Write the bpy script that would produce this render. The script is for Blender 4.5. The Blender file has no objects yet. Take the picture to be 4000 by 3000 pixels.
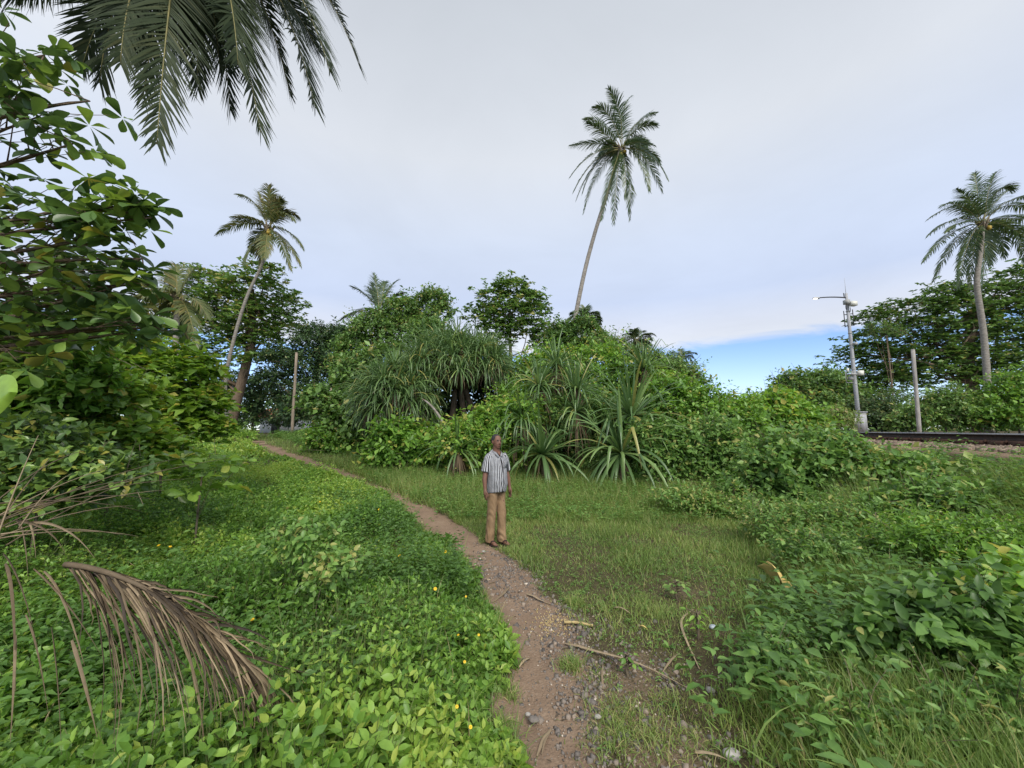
import bpy, math
import numpy as np
from mathutils import Vector, Matrix

# ------------------------------------------------------------------ camera, sky, sun, exposure
scene = bpy.context.scene
COL = scene.collection
FPX = 1550.0                       # focal length in photograph pixels (4000 x 3000)
PITCH = math.atan(178 / FPX)
CAM = np.array([0.0, 0.0, 1.75])

cam_data = bpy.data.cameras.new('camera')
cam_data.sensor_fit = 'HORIZONTAL'
cam_data.sensor_width = 36.0
cam_data.lens = 36.0 * FPX / 4000.0
cam_data.clip_start = 0.05
cam_data.clip_end = 3000.0
cam = bpy.data.objects.new('camera', cam_data)
cam.location = CAM
cam.rotation_euler = (math.pi / 2 + PITCH, 0, 0)
COL.objects.link(cam)
scene.camera = cam

SUN_EL, SUN_AZ = math.radians(44), math.radians(163)   # azimuth measured from +Y towards +X
scene.view_settings.view_transform = 'Standard'
scene.view_settings.look = 'None'
scene.view_settings.gamma = 1.0
scene.view_settings.exposure = 1.35
scene.view_settings.use_curve_mapping = False

world = bpy.data.worlds.new('World')
scene.world = world
world.use_nodes = True
wn, wl = world.node_tree.nodes, world.node_tree.links
wn.clear()


def wnode(t, **kw):
    n = wn.new(t)
    for k, v in kw.items():
        setattr(n, k, v)
    return n


def wmath(op, a, b=None, c=None):
    n = wn.new('ShaderNodeMath')
    n.operation = op
    for i, v in enumerate((a, b, c)):
        if v is None:
            continue
        if isinstance(v, (int, float)):
            n.inputs[i].default_value = v
        else:
            wl.new(v, n.inputs[i])
    return n.outputs[0]


def wsmooth(v, lo, hi):
    n = wn.new('ShaderNodeMapRange')
    n.interpolation_type = 'SMOOTHSTEP'
    wl.new(v, n.inputs['Value'])
    n.inputs['From Min'].default_value = lo
    n.inputs['From Max'].default_value = hi
    return n.outputs['Result']


wout = wnode('ShaderNodeOutputWorld')
sky = wnode('ShaderNodeTexSky', sky_type='NISHITA', sun_disc=False)
sky.sun_elevation = SUN_EL
sky.sun_rotation = SUN_AZ
sky.air_density = 1.0
sky.dust_density = 0.0
sky.altitude = 4000.0
sky.ozone_density = 2.0
bg_sky = wnode('ShaderNodeBackground')
bg_sky.inputs['Strength'].default_value = 0.085
wl.new(sky.outputs[0], bg_sky.inputs['Color'])
tc = wnode('ShaderNodeTexCoord')
sep = wnode('ShaderNodeSeparateXYZ')
wl.new(tc.outputs['Generated'], sep.inputs[0])
elev = sep.outputs['Z']
# the cloud sheet in plan: direction divided by height, so it foreshortens to the horizon
zc = wmath('MAXIMUM', elev, 0.03)
zc = wmath('ADD', zc, 0.08)
comb = wnode('ShaderNodeCombineXYZ')
wl.new(wmath('DIVIDE', sep.outputs['X'], zc), comb.inputs['X'])
wl.new(wmath('DIVIDE', sep.outputs['Y'], zc), comb.inputs['Y'])
n_big = wnode('ShaderNodeTexNoise')
n_big.inputs['Scale'].default_value = 0.55
n_big.inputs['Detail'].default_value = 5.0
n_big.inputs['Roughness'].default_value = 0.5
wl.new(comb.outputs[0], n_big.inputs['Vector'])
n_edge = wnode('ShaderNodeTexNoise')
n_edge.inputs['Scale'].default_value = 1.3
n_edge.inputs['Detail'].default_value = 8.0
n_edge.inputs['Roughness'].default_value = 0.62
n_edge.inputs['Distortion'].default_value = 0.6
wl.new(comb.outputs[0], n_edge.inputs['Vector'])
# sheet thins out to blue sky low down; ragged wispy edge
edge = wmath('ADD', elev, wmath('MULTIPLY', wmath('SUBTRACT', n_edge.outputs[0], 0.5), 0.065))
mask = wsmooth(edge, 0.178, 0.204)
low = wmath('MULTIPLY', wsmooth(elev, 0.20, -0.02), 0.6)      # pale air just above the horizon
mask = wmath('MAXIMUM', mask, low)
ramp = wnode('ShaderNodeValToRGB')
cr = ramp.color_ramp
cr.elements[0].position = 0.0
cr.elements[0].color = (0.82, 0.87, 0.95, 1)
cr.elements[1].position = 1.0
cr.elements[1].color = (0.48, 0.53, 0.62, 1)
for p, c in ((0.17, (0.80, 0.84, 0.91, 1)), (0.235, (0.70, 0.755, 0.88, 1)), (0.30, (0.57, 0.66, 0.86, 1)), (0.42, (0.62, 0.70, 0.86, 1)), (0.58, (0.69, 0.73, 0.80, 1)), (0.78, (0.58, 0.62, 0.68, 1))):
    e = cr.elements.new(p)
    e.color = c
wl.new(elev, ramp.inputs[0])
shade = wmath('ADD', wmath('MULTIPLY', wmath('SUBTRACT', n_big.outputs[0], 0.5), 0.30), wmath('ADD', wmath('MULTIPLY', n_edge.outputs[0], 0.16), 0.92))
mul = wnode('ShaderNodeVectorMath', operation='SCALE')
wl.new(ramp.outputs[0], mul.inputs[0])
wl.new(shade, mul.inputs['Scale'])
bg_cloud = wnode('ShaderNodeBackground')
bg_cloud.inputs['Strength'].default_value = 0.425
wl.new(mul.outputs[0], bg_cloud.inputs['Color'])
mix = wnode('ShaderNodeMixShader')
wl.new(mask, mix.inputs[0])
wl.new(bg_sky.outputs[0], mix.inputs[1])
wl.new(bg_cloud.outputs[0], mix.inputs[2])
wl.new(mix.outputs[0], wout.inputs['Surface'])

sun_data = bpy.data.lights.new('sun', 'SUN')
sun_data.energy = 1.5
sun_data.angle = math.radians(28)
sun_data.color = (1.0, 0.95, 0.86)
sun = bpy.data.objects.new('sun', sun_data)
sd = Vector((math.sin(SUN_AZ) * math.cos(SUN_EL), math.cos(SUN_AZ) * math.cos(SUN_EL), math.sin(SUN_EL)))
sun.rotation_euler = sd.to_track_quat('Z', 'Y').to_euler()
sun.location = sd * 50
COL.objects.link(sun)

cy = scene.cycles
cy.max_bounces = 6
cy.diffuse_bounces = 4
cy.glossy_bounces = 2
cy.transmission_bounces = 4
cy.transparent_max_bounces = 4
cy.caustics_reflective = False
cy.caustics_refractive = False
cy.use_denoising = True

# ------------------------------------------------------------------ helpers
RT = np.array([1.0, 0, 0])
FW = np.array([0, math.cos(PITCH), math.sin(PITCH)])
UPV = np.array([0, -math.sin(PITCH), math.cos(PITCH)])
UP = np.array([0, 0, 1.0])


def ray(px, py):
    return FW + RT * (px - 2000) / FPX + UPV * (1500 - py) / FPX


def at(px, py, Y):
    r = ray(px, py)
    return CAM + r * (Y / r[1])


def pm(Y):
    return Y / FPX                                    # metres per photograph pixel at depth Y


def unit(v):
    v = np.asarray(v, float)
    return v / np.maximum(np.linalg.norm(v, axis=-1, keepdims=True), 1e-9)


def S(t):
    t = np.clip(t, 0, 1)
    return t * t * (3 - 2 * t)


_lat = np.random.default_rng(7).random((256, 256))


def vnoise(x, y):
    x = np.asarray(x, float); y = np.asarray(y, float)
    xi = np.floor(x).astype(int); yi = np.floor(y).astype(int)
    fx = S(x - xi); fy = S(y - yi)
    a = _lat[xi % 256, yi % 256]; b = _lat[(xi + 1) % 256, yi % 256]
    c = _lat[xi % 256, (yi + 1) % 256]; d = _lat[(xi + 1) % 256, (yi + 1) % 256]
    return (a * (1 - fx) + b * fx) * (1 - fy) + (c * (1 - fx) + d * fx) * fy - 0.5


def fbm(x, y, o=4):
    r = 0; s = 1.0
    for i in range(o):
        r = r + vnoise(x * 2 ** i + 13.7 * i, y * 2 ** i + 5.1 * i) * s
        s *= 0.5
    return r


# rails: near rail line X = RX0 + RS * Y
RX0, RS = 9.1, 0.355
RCOS = 1 / math.hypot(1, RS)


def rail_dist(x, y):
    return (RX0 + RS * y - x) * RCOS


def height(x, y):
    x = np.asarray(x, float); y = np.asarray(y, float)
    rise = 1.45 * S((y - 5) / 22)
    left = 0.25 * S((-x - 2.0) / 4) * S((9 - y) / 6)
    h = rise + left + 0.05 * fbm(x * 0.5, y * 0.5, 3)
    e = 1.30 * S((5.0 - rail_dist(x, y)) / 3.3)
    e = np.where(e > 1.24, e, e + 0.05 * fbm(x * 0.7 + 9, y * 0.7, 3) * (e > 0.05))
    return np.maximum(h, e)


def gp(px, py):
    """the point of the terrain seen at a photograph pixel"""
    r = ray(px, py)
    lo, t = 0.3, 0.3
    while t < 80:
        p = CAM + r * t
        if p[2] < float(height(p[0], p[1])):
            break
        lo = t
        t += 0.15
    hi = t
    for _ in range(18):
        m = (lo + hi) / 2
        p = CAM + r * m
        if p[2] < float(height(p[0], p[1])):
            hi = m
        else:
            lo = m
    return CAM + r * hi


class MB:
    """collects vertices and faces; build() links them as one mesh object"""
    def __init__(self):
        self.V, self.Q, self.T, self.C, self.n = [], [], [], [], 0

    def add(self, v, quads=None, tris=None, tone=0.5):
        v = np.asarray(v, float).reshape(-1, 3)
        if quads is not None and len(quads):
            self.Q.append(np.asarray(quads, np.int64).reshape(-1, 4) + self.n)
        if tris is not None and len(tris):
            self.T.append(np.asarray(tris, np.int64).reshape(-1, 3) + self.n)
        self.V.append(v)
        self.C.append(np.broadcast_to(np.asarray(tone, float), (len(v),)).copy())
        self.n += len(v)

    def inst(self, tpl, P, D, N, L, W, tone):
        tv, tf = tpl
        P = np.asarray(P, float); n = len(P)
        if n == 0:
            return
        D = unit(D); Yv = unit(np.cross(N, D)); Z = np.cross(D, Yv)
        L = np.broadcast_to(L, (n,)); W = np.broadcast_to(W, (n,))
        v = (P[:, None] + D[:, None] * (tv[None, :, 0:1] * L[:, None, None])
             + Yv[:, None] * (tv[None, :, 1:2] * W[:, None, None]) + Z[:, None] * (tv[None, :, 2:3] * L[:, None, None]))
        k = len(tv)
        f = (tf[None] + (np.arange(n) * k)[:, None, None]).reshape(-1, 3)
        self.add(v.reshape(-1, 3), tris=f, tone=np.repeat(np.broadcast_to(tone, (n,)), k))

    def ribbons(self, P, W, Sd, tone, fold=0.0):
        """P (n,m,3) centre lines, W (n,m) full widths, Sd (n,m,3) side directions"""
        n, m, _ = P.shape
        if n == 0:
            return
        h = Sd * (W[..., None] / 2)
        if fold:
            t = np.gradient(P, axis=1)
            nn = unit(np.cross(t, Sd))
            v = np.stack([P - h, P - nn * (W[..., None] * fold), P + h], 2)
            k = 3
        else:
            v = np.stack([P - h, P + h], 2)
            k = 2
        a = np.arange(m - 1)
        q = []
        for j in range(k - 1):
            q.append(np.stack([a * k + j, a * k + j + 1, (a + 1) * k + j + 1, (a + 1) * k + j], 1))
        q = np.concatenate(q)
        f = (q[None] + (np.arange(n) * m * k)[:, None, None]).reshape(-1, 4)
        self.add(v.reshape(-1, 3), quads=f, tone=np.repeat(np.broadcast_to(tone, (n,)), m * k))

    def tube(self, pts, rad, sides=6, tone=0.5, cap=True):
        pts = np.asarray(pts, float); m = len(pts)
        rad = np.broadcast_to(np.asarray(rad, float), (m,))
        t = unit(np.gradient(pts, axis=0))
        ref = np.array([0.31, 0.95, 0.05]) if abs(t[0][2]) > 0.8 else UP
        vs = []
        for i in range(m):
            a = unit(np.cross(ref, t[i])); b = np.cross(t[i], a)
            ang = np.arange(sides) * 2 * math.pi / sides
            vs.append(pts[i] + rad[i] * (np.cos(ang)[:, None] * a + np.sin(ang)[:, None] * b))
        v = np.concatenate(vs)
        q = [(i * sides + j, i * sides + (j + 1) % sides, (i + 1) * sides + (j + 1) % sides, (i + 1) * sides + j)
             for i in range(m - 1) for j in range(sides)]
        tr = []
        if cap:
            v = np.concatenate([v, pts[:1], pts[-1:]])
            c0, c1 = m * sides, m * sides + 1
            tr += [(c0, (j + 1) % sides, j) for j in range(sides)]
            o = (m - 1) * sides
            tr += [(c1, o + j, o + (j + 1) % sides) for j in range(sides)]
        self.add(v, q, tr, tone)

    def box(self, c, s, rz=0.0, tone=0.5, M=None):
        c = np.asarray(c, float); s = np.asarray(s, float) / 2
        v = np.array([(x, y, z) for z in (-1, 1) for y in (-1, 1) for x in (-1, 1)], float) * s
        if rz:
            ca, sa = math.cos(rz), math.sin(rz)
            v = np.stack([v[:, 0] * ca - v[:, 1] * sa, v[:, 0] * sa + v[:, 1] * ca, v[:, 2]], 1)
        if M is not None:
            v = v @ np.asarray(M).T
        self.add(v + c, [(0, 2, 3, 1), (4, 5, 7, 6), (0, 1, 5, 4), (2, 6, 7, 3), (0, 4, 6, 2), (1, 3, 7, 5)], tone=tone)

    def ellipsoid(self, c, r, seg=14, rings=10, tone=0.5):
        c = np.asarray(c, float); r = np.asarray(r, float)
        v = [(0, 0, 1)]
        for i in range(1, rings):
            th = math.pi * i / rings
            for j in range(seg):
                ph = 2 * math.pi * j / seg
                v.append((math.sin(th) * math.cos(ph), math.sin(th) * math.sin(ph), math.cos(th)))
        v.append((0, 0, -1))
        q, tr = [], []
        for j in range(seg):
            tr.append((0, 1 + j, 1 + (j + 1) % seg))
            o = 1 + (rings - 2) * seg
            tr.append((len(v) - 1, o + (j + 1) % seg, o + j))
        for i in range(rings - 2):
            for j in range(seg):
                a = 1 + i * seg + j; b = 1 + i * seg + (j + 1) % seg
                q.append((a, a + seg, b + seg, b))
        self.add(np.array(v) * r + c, q, tr, tone)

    def loft(self, rings, sides=20, tone=0.5):
        """rings: (cx, cy, z, rx, ry, tilt) closed stack; tilt lowers the front (-y)"""
        vs = []
        ang = np.arange(sides) * 2 * math.pi / sides
        for r in rings:
            cx, cyy, z, rx, ry = r[:5]
            tilt = r[5] if len(r) > 5 else 0.0
            ex = r[6] if len(r) > 6 else 1.0
            co, si = np.cos(ang), np.sin(ang)
            x = np.sign(co) * np.abs(co) ** ex * rx
            y = np.sign(si) * np.abs(si) ** ex * ry
            vs.append(np.stack([cx + x, cyy + y, z + tilt * y], 1))
        m = len(rings)
        v = np.concatenate(vs + [np.array([[rings[0][0], rings[0][1], rings[0][2]], [rings[-1][0], rings[-1][1], rings[-1][2]]])])
        q = [(i * sides + j, i * sides + (j + 1) % sides, (i + 1) * sides + (j + 1) % sides, (i + 1) * sides + j)
             for i in range(m - 1) for j in range(sides)]
        tr = [(m * sides, (j + 1) % sides, j) for j in range(sides)]
        o = (m - 1) * sides
        tr += [(m * sides + 1, o + j, o + (j + 1) % sides) for j in range(sides)]
        self.add(v, q, tr, tone)

    def mesh(self, name, origin=(0, 0, 0), smooth=False):
        v = np.concatenate(self.V) - np.asarray(origin, float)
        me = bpy.data.meshes.new(name)
        me.vertices.add(len(v))
        me.vertices.foreach_set('co', v.astype(np.float32).ravel())
        q = np.concatenate(self.Q) if self.Q else np.zeros((0, 4), np.int64)
        t = np.concatenate(self.T) if self.T else np.zeros((0, 3), np.int64)
        loops = np.concatenate([q.ravel(), t.ravel()]).astype(np.int32)
        starts = np.concatenate([np.arange(len(q)) * 4, len(q) * 4 + np.arange(len(t)) * 3]).astype(np.int32)
        me.loops.add(len(loops))
        me.loops.foreach_set('vertex_index', loops)
        me.polygons.add(len(starts))
        me.polygons.foreach_set('loop_start', starts)
        if smooth:
            me.polygons.foreach_set('use_smooth', np.ones(len(starts), bool))
        a = me.attributes.new('tone', 'FLOAT', 'POINT')
        a.data.foreach_set('value', np.concatenate(self.C).astype(np.float32))
        me.update(calc_edges=True)
        return me

    def build(self, name, mat, parent=None, smooth=False):
        org = np.array(parent['_org']) if parent is not None and '_org' in parent else (0, 0, 0)
        me = self.mesh(name, org, smooth)
        me.materials.append(mat)
        return link(name, me, parent)


def link(name, data, parent=None):
    o = bpy.data.objects.new(name, data)
    COL.objects.link(o)
    if parent is not None:
        o.parent = parent
        if '_org' in parent:
            o['_org'] = parent['_org']
    return o


def thing(name, label, cat, loc, group=None):
    o = bpy.data.objects.new(name, None)
    COL.objects.link(o)
    o.location = [float(c) for c in loc]
    o['_org'] = [float(c) for c in loc]
    o.empty_display_size = 0.1
    tag(o, label, cat, group)
    return o


def tag(o, label=None, cat=None, group=None, kind=None):
    if label:
        o['label'] = label
    if cat:
        o['category'] = cat
    if group:
        o['group'] = group
    if kind:
        o['kind'] = kind
    return o


# ------------------------------------------------------------------ materials
def nmat(name):
    m = bpy.data.materials.new(name)
    m.use_nodes = True
    m.node_tree.nodes.clear()
    return m, m.node_tree.nodes, m.node_tree.links


def leaf_mat(name, stops, rough=0.45, trans=0.28, spec=0.4):
    trans = trans * 1.25
    """leaf colours picked by the per-leaf 'tone' attribute; thin leaves let light through"""
    m, N, L = nmat(name)
    out = N.new('ShaderNodeOutputMaterial')
    at_ = N.new('ShaderNodeAttribute'); at_.attribute_name = 'tone'
    rp = N.new('ShaderNodeValToRGB')
    els = rp.color_ramp.elements
    els[0].position, els[0].color = stops[0][0], (*stops[0][1], 1)
    els[1].position, els[1].color = stops[-1][0], (*stops[-1][1], 1)
    for p, c in stops[1:-1]:
        e = els.new(p); e.color = (*c, 1)
    L.new(at_.outputs['Fac'], rp.inputs[0])
    nz = N.new('ShaderNodeTexNoise'); nz.inputs['Scale'].default_value = 35; nz.inputs['Detail'].default_value = 2
    tcd = N.new('ShaderNodeTexCoord'); L.new(tcd.outputs['Object'], nz.inputs['Vector'])
    hs = N.new('ShaderNodeHueSaturation')
    mr = N.new('ShaderNodeMapRange'); mr.inputs['To Min'].default_value = 0.86; mr.inputs['To Max'].default_value = 1.44
    L.new(nz.outputs[0], mr.inputs['Value']); L.new(mr.outputs[0], hs.inputs['Value'])
    L.new(rp.outputs[0], hs.inputs['Color'])
    pr = N.new('ShaderNodeBsdfPrincipled')
    pr.inputs['Roughness'].default_value = rough
    pr.inputs['Specular IOR Level'].default_value = spec
    L.new(hs.outputs[0], pr.inputs['Base Color'])
    tr = N.new('ShaderNodeBsdfTranslucent')
    hs2 = N.new('ShaderNodeHueSaturation'); hs2.inputs['Saturation'].default_value = 1.1; hs2.inputs['Value'].default_value = 1.5
    hs2.inputs['Hue'].default_value = 0.485
    L.new(hs.outputs[0], hs2.inputs['Color']); L.new(hs2.outputs[0], tr.inputs['Color'])
    mx = N.new('ShaderNodeMixShader'); mx.inputs[0].default_value = trans
    L.new(pr.outputs[0], mx.inputs[1]); L.new(tr.outputs[0], mx.inputs[2])
    L.new(mx.outputs[0], out.inputs[0])
    return m


def solid_mat(name, c1, c2=None, scale=6.0, rough=0.8, bump=0.0, metal=0.0, detail=5, stretch=(1, 1, 1), spec=0.3, bscale=None):
    m, N, L = nmat(name)
    out = N.new('ShaderNodeOutputMaterial')
    pr = N.new('ShaderNodeBsdfPrincipled')
    pr.inputs['Roughness'].default_value = rough
    pr.inputs['Metallic'].default_value = metal
    pr.inputs['Specular IOR Level'].default_value = spec
    tcd = N.new('ShaderNodeTexCoord'); mp = N.new('ShaderNodeMapping')
    mp.inputs['Scale'].default_value = stretch
    L.new(tcd.outputs['Object'], mp.inputs[0])
    nz = N.new('ShaderNodeTexNoise'); nz.inputs['Scale'].default_value = scale; nz.inputs['Detail'].default_value = detail
    nz.inputs['Roughness'].default_value = 0.65
    L.new(mp.outputs[0], nz.inputs['Vector'])
    rp = N.new('ShaderNodeValToRGB')
    rp.color_ramp.elements[0].position = 0.3; rp.color_ramp.elements[0].color = (*c1, 1)
    rp.color_ramp.elements[1].position = 0.7; rp.color_ramp.elements[1].color = (*(c2 or c1), 1)
    L.new(nz.outputs[0], rp.inputs[0]); L.new(rp.outputs[0], pr.inputs['Base Color'])
    if bump:
        bp = N.new('ShaderNodeBump'); bp.inputs['Strength'].default_value = bump; bp.inputs['Distance'].default_value = 0.02
        if bscale:
            nb = N.new('ShaderNodeTexNoise'); nb.inputs['Scale'].default_value = bscale; nb.inputs['Detail'].default_value = 6
            L.new(mp.outputs[0], nb.inputs['Vector']); L.new(nb.outputs[0], bp.inputs['Height'])
        else:
            L.new(nz.outputs[0], bp.inputs['Height'])
        L.new(bp.outputs[0], pr.inputs['Normal'])
    L.new(pr.outputs[0], out.inputs[0])
    return m


def tone_mat(name, stops, rough=0.85, bump=0.3, scale=60):
    m, N, L = nmat(name)
    out = N.new('ShaderNodeOutputMaterial')
    pr = N.new('ShaderNodeBsdfPrincipled'); pr.inputs['Roughness'].default_value = rough; pr.inputs['Specular IOR Level'].default_value = 0.25
    at_ = N.new('ShaderNodeAttribute'); at_.attribute_name = 'tone'
    rp = N.new('ShaderNodeValToRGB'); els = rp.color_ramp.elements
    els[0].position, els[0].color = stops[0][0], (*stops[0][1], 1)
    els[1].position, els[1].color = stops[-1][0], (*stops[-1][1], 1)
    for p, c in stops[1:-1]:
        e = els.new(p); e.color = (*c, 1)
    L.new(at_.outputs['Fac'], rp.inputs[0])
    nz = N.new('ShaderNodeTexNoise'); nz.inputs['Scale'].default_value = scale; nz.inputs['Detail'].default_value = 4
    tcd = N.new('ShaderNodeTexCoord'); L.new(tcd.outputs['Object'], nz.inputs['Vector'])
    hs = N.new('ShaderNodeHueSaturation'); mr = N.new('ShaderNodeMapRange')
    mr.inputs['To Min'].default_value = 0.6; mr.inputs['To Max'].default_value = 1.4
    L.new(nz.outputs[0], mr.inputs['Value']); L.new(mr.outputs[0], hs.inputs['Value']); L.new(rp.outputs[0], hs.inputs['Color'])
    L.new(hs.outputs[0], pr.inputs['Base Color'])
    bp = N.new('ShaderNodeBump'); bp.inputs['Strength'].default_value = bump; bp.inputs['Distance'].default_value = 0.01
    L.new(nz.outputs[0], bp.inputs['Height']); L.new(bp.outputs[0], pr.inputs['Normal'])
    L.new(pr.outputs[0], out.inputs[0])
    return m


def soil_mat():
    """bare sandy dirt where 'tone' is high, dark humus soil where it is low"""
    m, N, L = nmat('soil')
    out = N.new('ShaderNodeOutputMaterial')
    pr = N.new('ShaderNodeBsdfPrincipled'); pr.inputs['Roughness'].default_value = 0.95; pr.inputs['Specular IOR Level'].default_value = 0.1
    tcd = N.new('ShaderNodeTexCoord')
    a = N.new('ShaderNodeAttribute'); a.attribute_name = 'tone'
    n1 = N.new('ShaderNodeTexNoise'); n1.inputs['Scale'].default_value = 2.2; n1.inputs['Detail'].default_value = 8; n1.inputs['Roughness'].default_value = 0.7
    n2 = N.new('ShaderNodeTexNoise'); n2.inputs['Scale'].default_value = 38; n2.inputs['Detail'].default_value = 6; n2.inputs['Roughness'].default_value = 0.75
    vo = N.new('ShaderNodeTexVoronoi'); vo.inputs['Scale'].default_value = 55
    for n in (n1, n2, vo):
        L.new(tcd.outputs['Object'], n.inputs['Vector'])
    dirt = N.new('ShaderNodeValToRGB')
    de = dirt.color_ramp.elements
    de[0].position, de[0].color = 0.25, (0.15, 0.108, 0.08, 1)
    de[1].position, de[1].color = 0.78, (0.37, 0.28, 0.205, 1)
    e = de.new(0.5); e.color = (0.235, 0.165, 0.115, 1)
    mixn = N.new('ShaderNodeMath'); mixn.operation = 'MULTIPLY_ADD'; mixn.inputs[1].default_value = 0.45
    L.new(n2.outputs[0], mixn.inputs[0])
    sc = N.new('ShaderNodeMath'); sc.operation = 'MULTIPLY'; sc.inputs[1].default_value = 0.55
    L.new(n1.outputs[0], sc.inputs[0]); L.new(sc.outputs[0], mixn.inputs[2])
    L.new(mixn.outputs[0], dirt.inputs[0])
    hum = N.new('ShaderNodeValToRGB')
    he = hum.color_ramp.elements
    he[0].position, he[0].color = 0.3, (0.04, 0.036, 0.02, 1)
    he[1].position, he[1].color = 0.75, (0.13, 0.105, 0.06, 1)
    L.new(n2.outputs[0], hum.inputs[0])
    ad = N.new('ShaderNodeMath'); ad.operation = 'MULTIPLY_ADD'; ad.inputs[1].default_value = 0.7
    L.new(n2.outputs[0], ad.inputs[0])
    sb = N.new('ShaderNodeMath'); sb.operation = 'SUBTRACT'; sb.inputs[1].default_value = 0.35
    L.new(a.outputs['Fac'], sb.inputs[0]); L.new(sb.outputs[0], ad.inputs[2])
    mr = N.new('ShaderNodeMapRange'); mr.inputs['From Min'].default_value = 0.3; mr.inputs['From Max'].default_value = 0.6
    L.new(ad.outputs[0], mr.inputs['Value'])
    mx = N.new('ShaderNodeMix'); mx.data_type = 'RGBA'
    L.new(mr.outputs[0], mx.inputs['Factor']); L.new(hum.outputs[0], mx.inputs['A']); L.new(dirt.outputs[0], mx.inputs['B'])
    L.new(mx.outputs['Result'], pr.inputs['Base Color'])
    bp = N.new('ShaderNodeBump'); bp.inputs['Strength'].default_value = 0.7; bp.inputs['Distance'].default_value = 0.02
    ah = N.new('ShaderNodeMath'); ah.operation = 'MULTIPLY_ADD'; ah.inputs[1].default_value = -0.4
    L.new(vo.outputs['Distance'], ah.inputs[0]); L.new(n2.outputs[0], ah.inputs[2])
    L.new(ah.outputs[0], bp.inputs['Height']); L.new(bp.outputs[0], pr.inputs['Normal'])
    L.new(pr.outputs[0], out.inputs[0])
    return m


M_SOIL = soil_mat()
M_COVER = leaf_mat('creeper_leaf', [(0, (0.05, 0.11, 0.022)), (0.45, (0.112, 0.228, 0.038)), (0.85, (0.24, 0.38, 0.07)), (1, (0.36, 0.42, 0.09))], 0.42, 0.3)
M_GRASS = leaf_mat('grass_blade', [(0, (0.07, 0.11, 0.028)), (0.4, (0.128, 0.208, 0.048)), (0.8, (0.235, 0.315, 0.085)), (0.92, (0.36, 0.33, 0.14)), (1, (0.46, 0.37, 0.21))], 0.5, 0.3)
M_WEED = leaf_mat('weed_leaf', [(0, (0.045, 0.09, 0.025)), (0.5, (0.10, 0.20, 0.045)), (0.9, (0.19, 0.32, 0.08)), (1, (0.34, 0.34, 0.11))], 0.42, 0.28)
M_ALMOND = leaf_mat('almond_leaf', [(0, (0.03, 0.06, 0.022)), (0.5, (0.085, 0.155, 0.042)), (0.88, (0.20, 0.31, 0.06)), (1, (0.30, 0.28, 0.06))], 0.35, 0.24, 0.5)
M_SAPLING = leaf_mat('young_almond_leaf', [(0, (0.07, 0.12, 0.025)), (0.5, (0.15, 0.275, 0.042)), (0.88, (0.27, 0.41, 0.07)), (1, (0.42, 0.38, 0.08))], 0.36, 0.3, 0.5)
M_TREE = leaf_mat('tree_leaf', [(0, (0.04, 0.075, 0.024)), (0.5, (0.09, 0.175, 0.042)), (0.9, (0.175, 0.29, 0.07)), (1, (0.32, 0.30, 0.10))], 0.42, 0.26)
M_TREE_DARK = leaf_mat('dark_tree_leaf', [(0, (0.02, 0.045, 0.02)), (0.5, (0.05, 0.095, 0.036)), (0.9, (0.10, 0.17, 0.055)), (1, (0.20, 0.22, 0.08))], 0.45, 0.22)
M_BUSH = leaf_mat('bush_leaf', [(0, (0.05, 0.10, 0.024)), (0.5, (0.125, 0.255, 0.04)), (0.9, (0.23, 0.39, 0.07)), (1, (0.40, 0.38, 0.10))], 0.42, 0.3)
M_PAND = leaf_mat('screw_pine_blade', [(0, (0.04, 0.08, 0.03)), (0.5, (0.10, 0.175, 0.06)), (0.86, (0.19, 0.28, 0.09)), (0.95, (0.22, 0.28, 0.08)), (1, (0.32, 0.29, 0.09))], 0.36, 0.2, 0.5)
M_PAND_DRY = leaf_mat('dry_blade', [(0, (0.035, 0.026, 0.018)), (1, (0.14, 0.10, 0.06))], 0.7, 0.1, 0.2)
M_FROND = leaf_mat('palm_leaflet', [(0, (0.03, 0.055, 0.022)), (0.5, (0.06, 0.098, 0.04)), (0.85, (0.13, 0.165, 0.06)), (1, (0.28, 0.21, 0.08))], 0.4, 0.22, 0.5)
M_FROND_Y = leaf_mat('yellowing_leaflet', [(0, (0.045, 0.075, 0.03)), (0.5, (0.11, 0.13, 0.045)), (1, (0.32, 0.22, 0.08))], 0.45, 0.22, 0.4)
M_FROND_NEAR = leaf_mat('backlit_dark_leaflet', [(0, (0.022, 0.034, 0.018)), (0.5, (0.045, 0.062, 0.030)), (0.85, (0.09, 0.095, 0.045)), (1, (0.18, 0.14, 0.06))], 0.6, 0.16, 0.15)  # overhead palm: backlit shade on the frond undersides put into the leaf colour
M_RACHIS = solid_mat('frond_stalk', (0.13, 0.13, 0.045), (0.26, 0.22, 0.08), 8, 0.5)
M_DRY = tone_mat('dry_palm_leaf', [(0, (0.06, 0.047, 0.036)), (0.5, (0.155, 0.115, 0.072)), (1, (0.40, 0.31, 0.20))], 0.75, 0.3, 25)
M_PALMBARK = solid_mat('palm_bark', (0.14, 0.12, 0.10), (0.34, 0.31, 0.275), 5, 0.9, 0.6, stretch=(1, 1, 3.5))
M_BARK = solid_mat('bark', (0.085, 0.06, 0.042), (0.23, 0.165, 0.115), 6, 0.9, 0.7, stretch=(3, 3, 0.7))
M_TWIG = solid_mat('twig', (0.09, 0.075, 0.05), (0.22, 0.17, 0.12), 14, 0.85)
M_STEM = solid_mat('green_stem', (0.07, 0.10, 0.03), (0.13, 0.16, 0.05), 10, 0.6)
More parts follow.
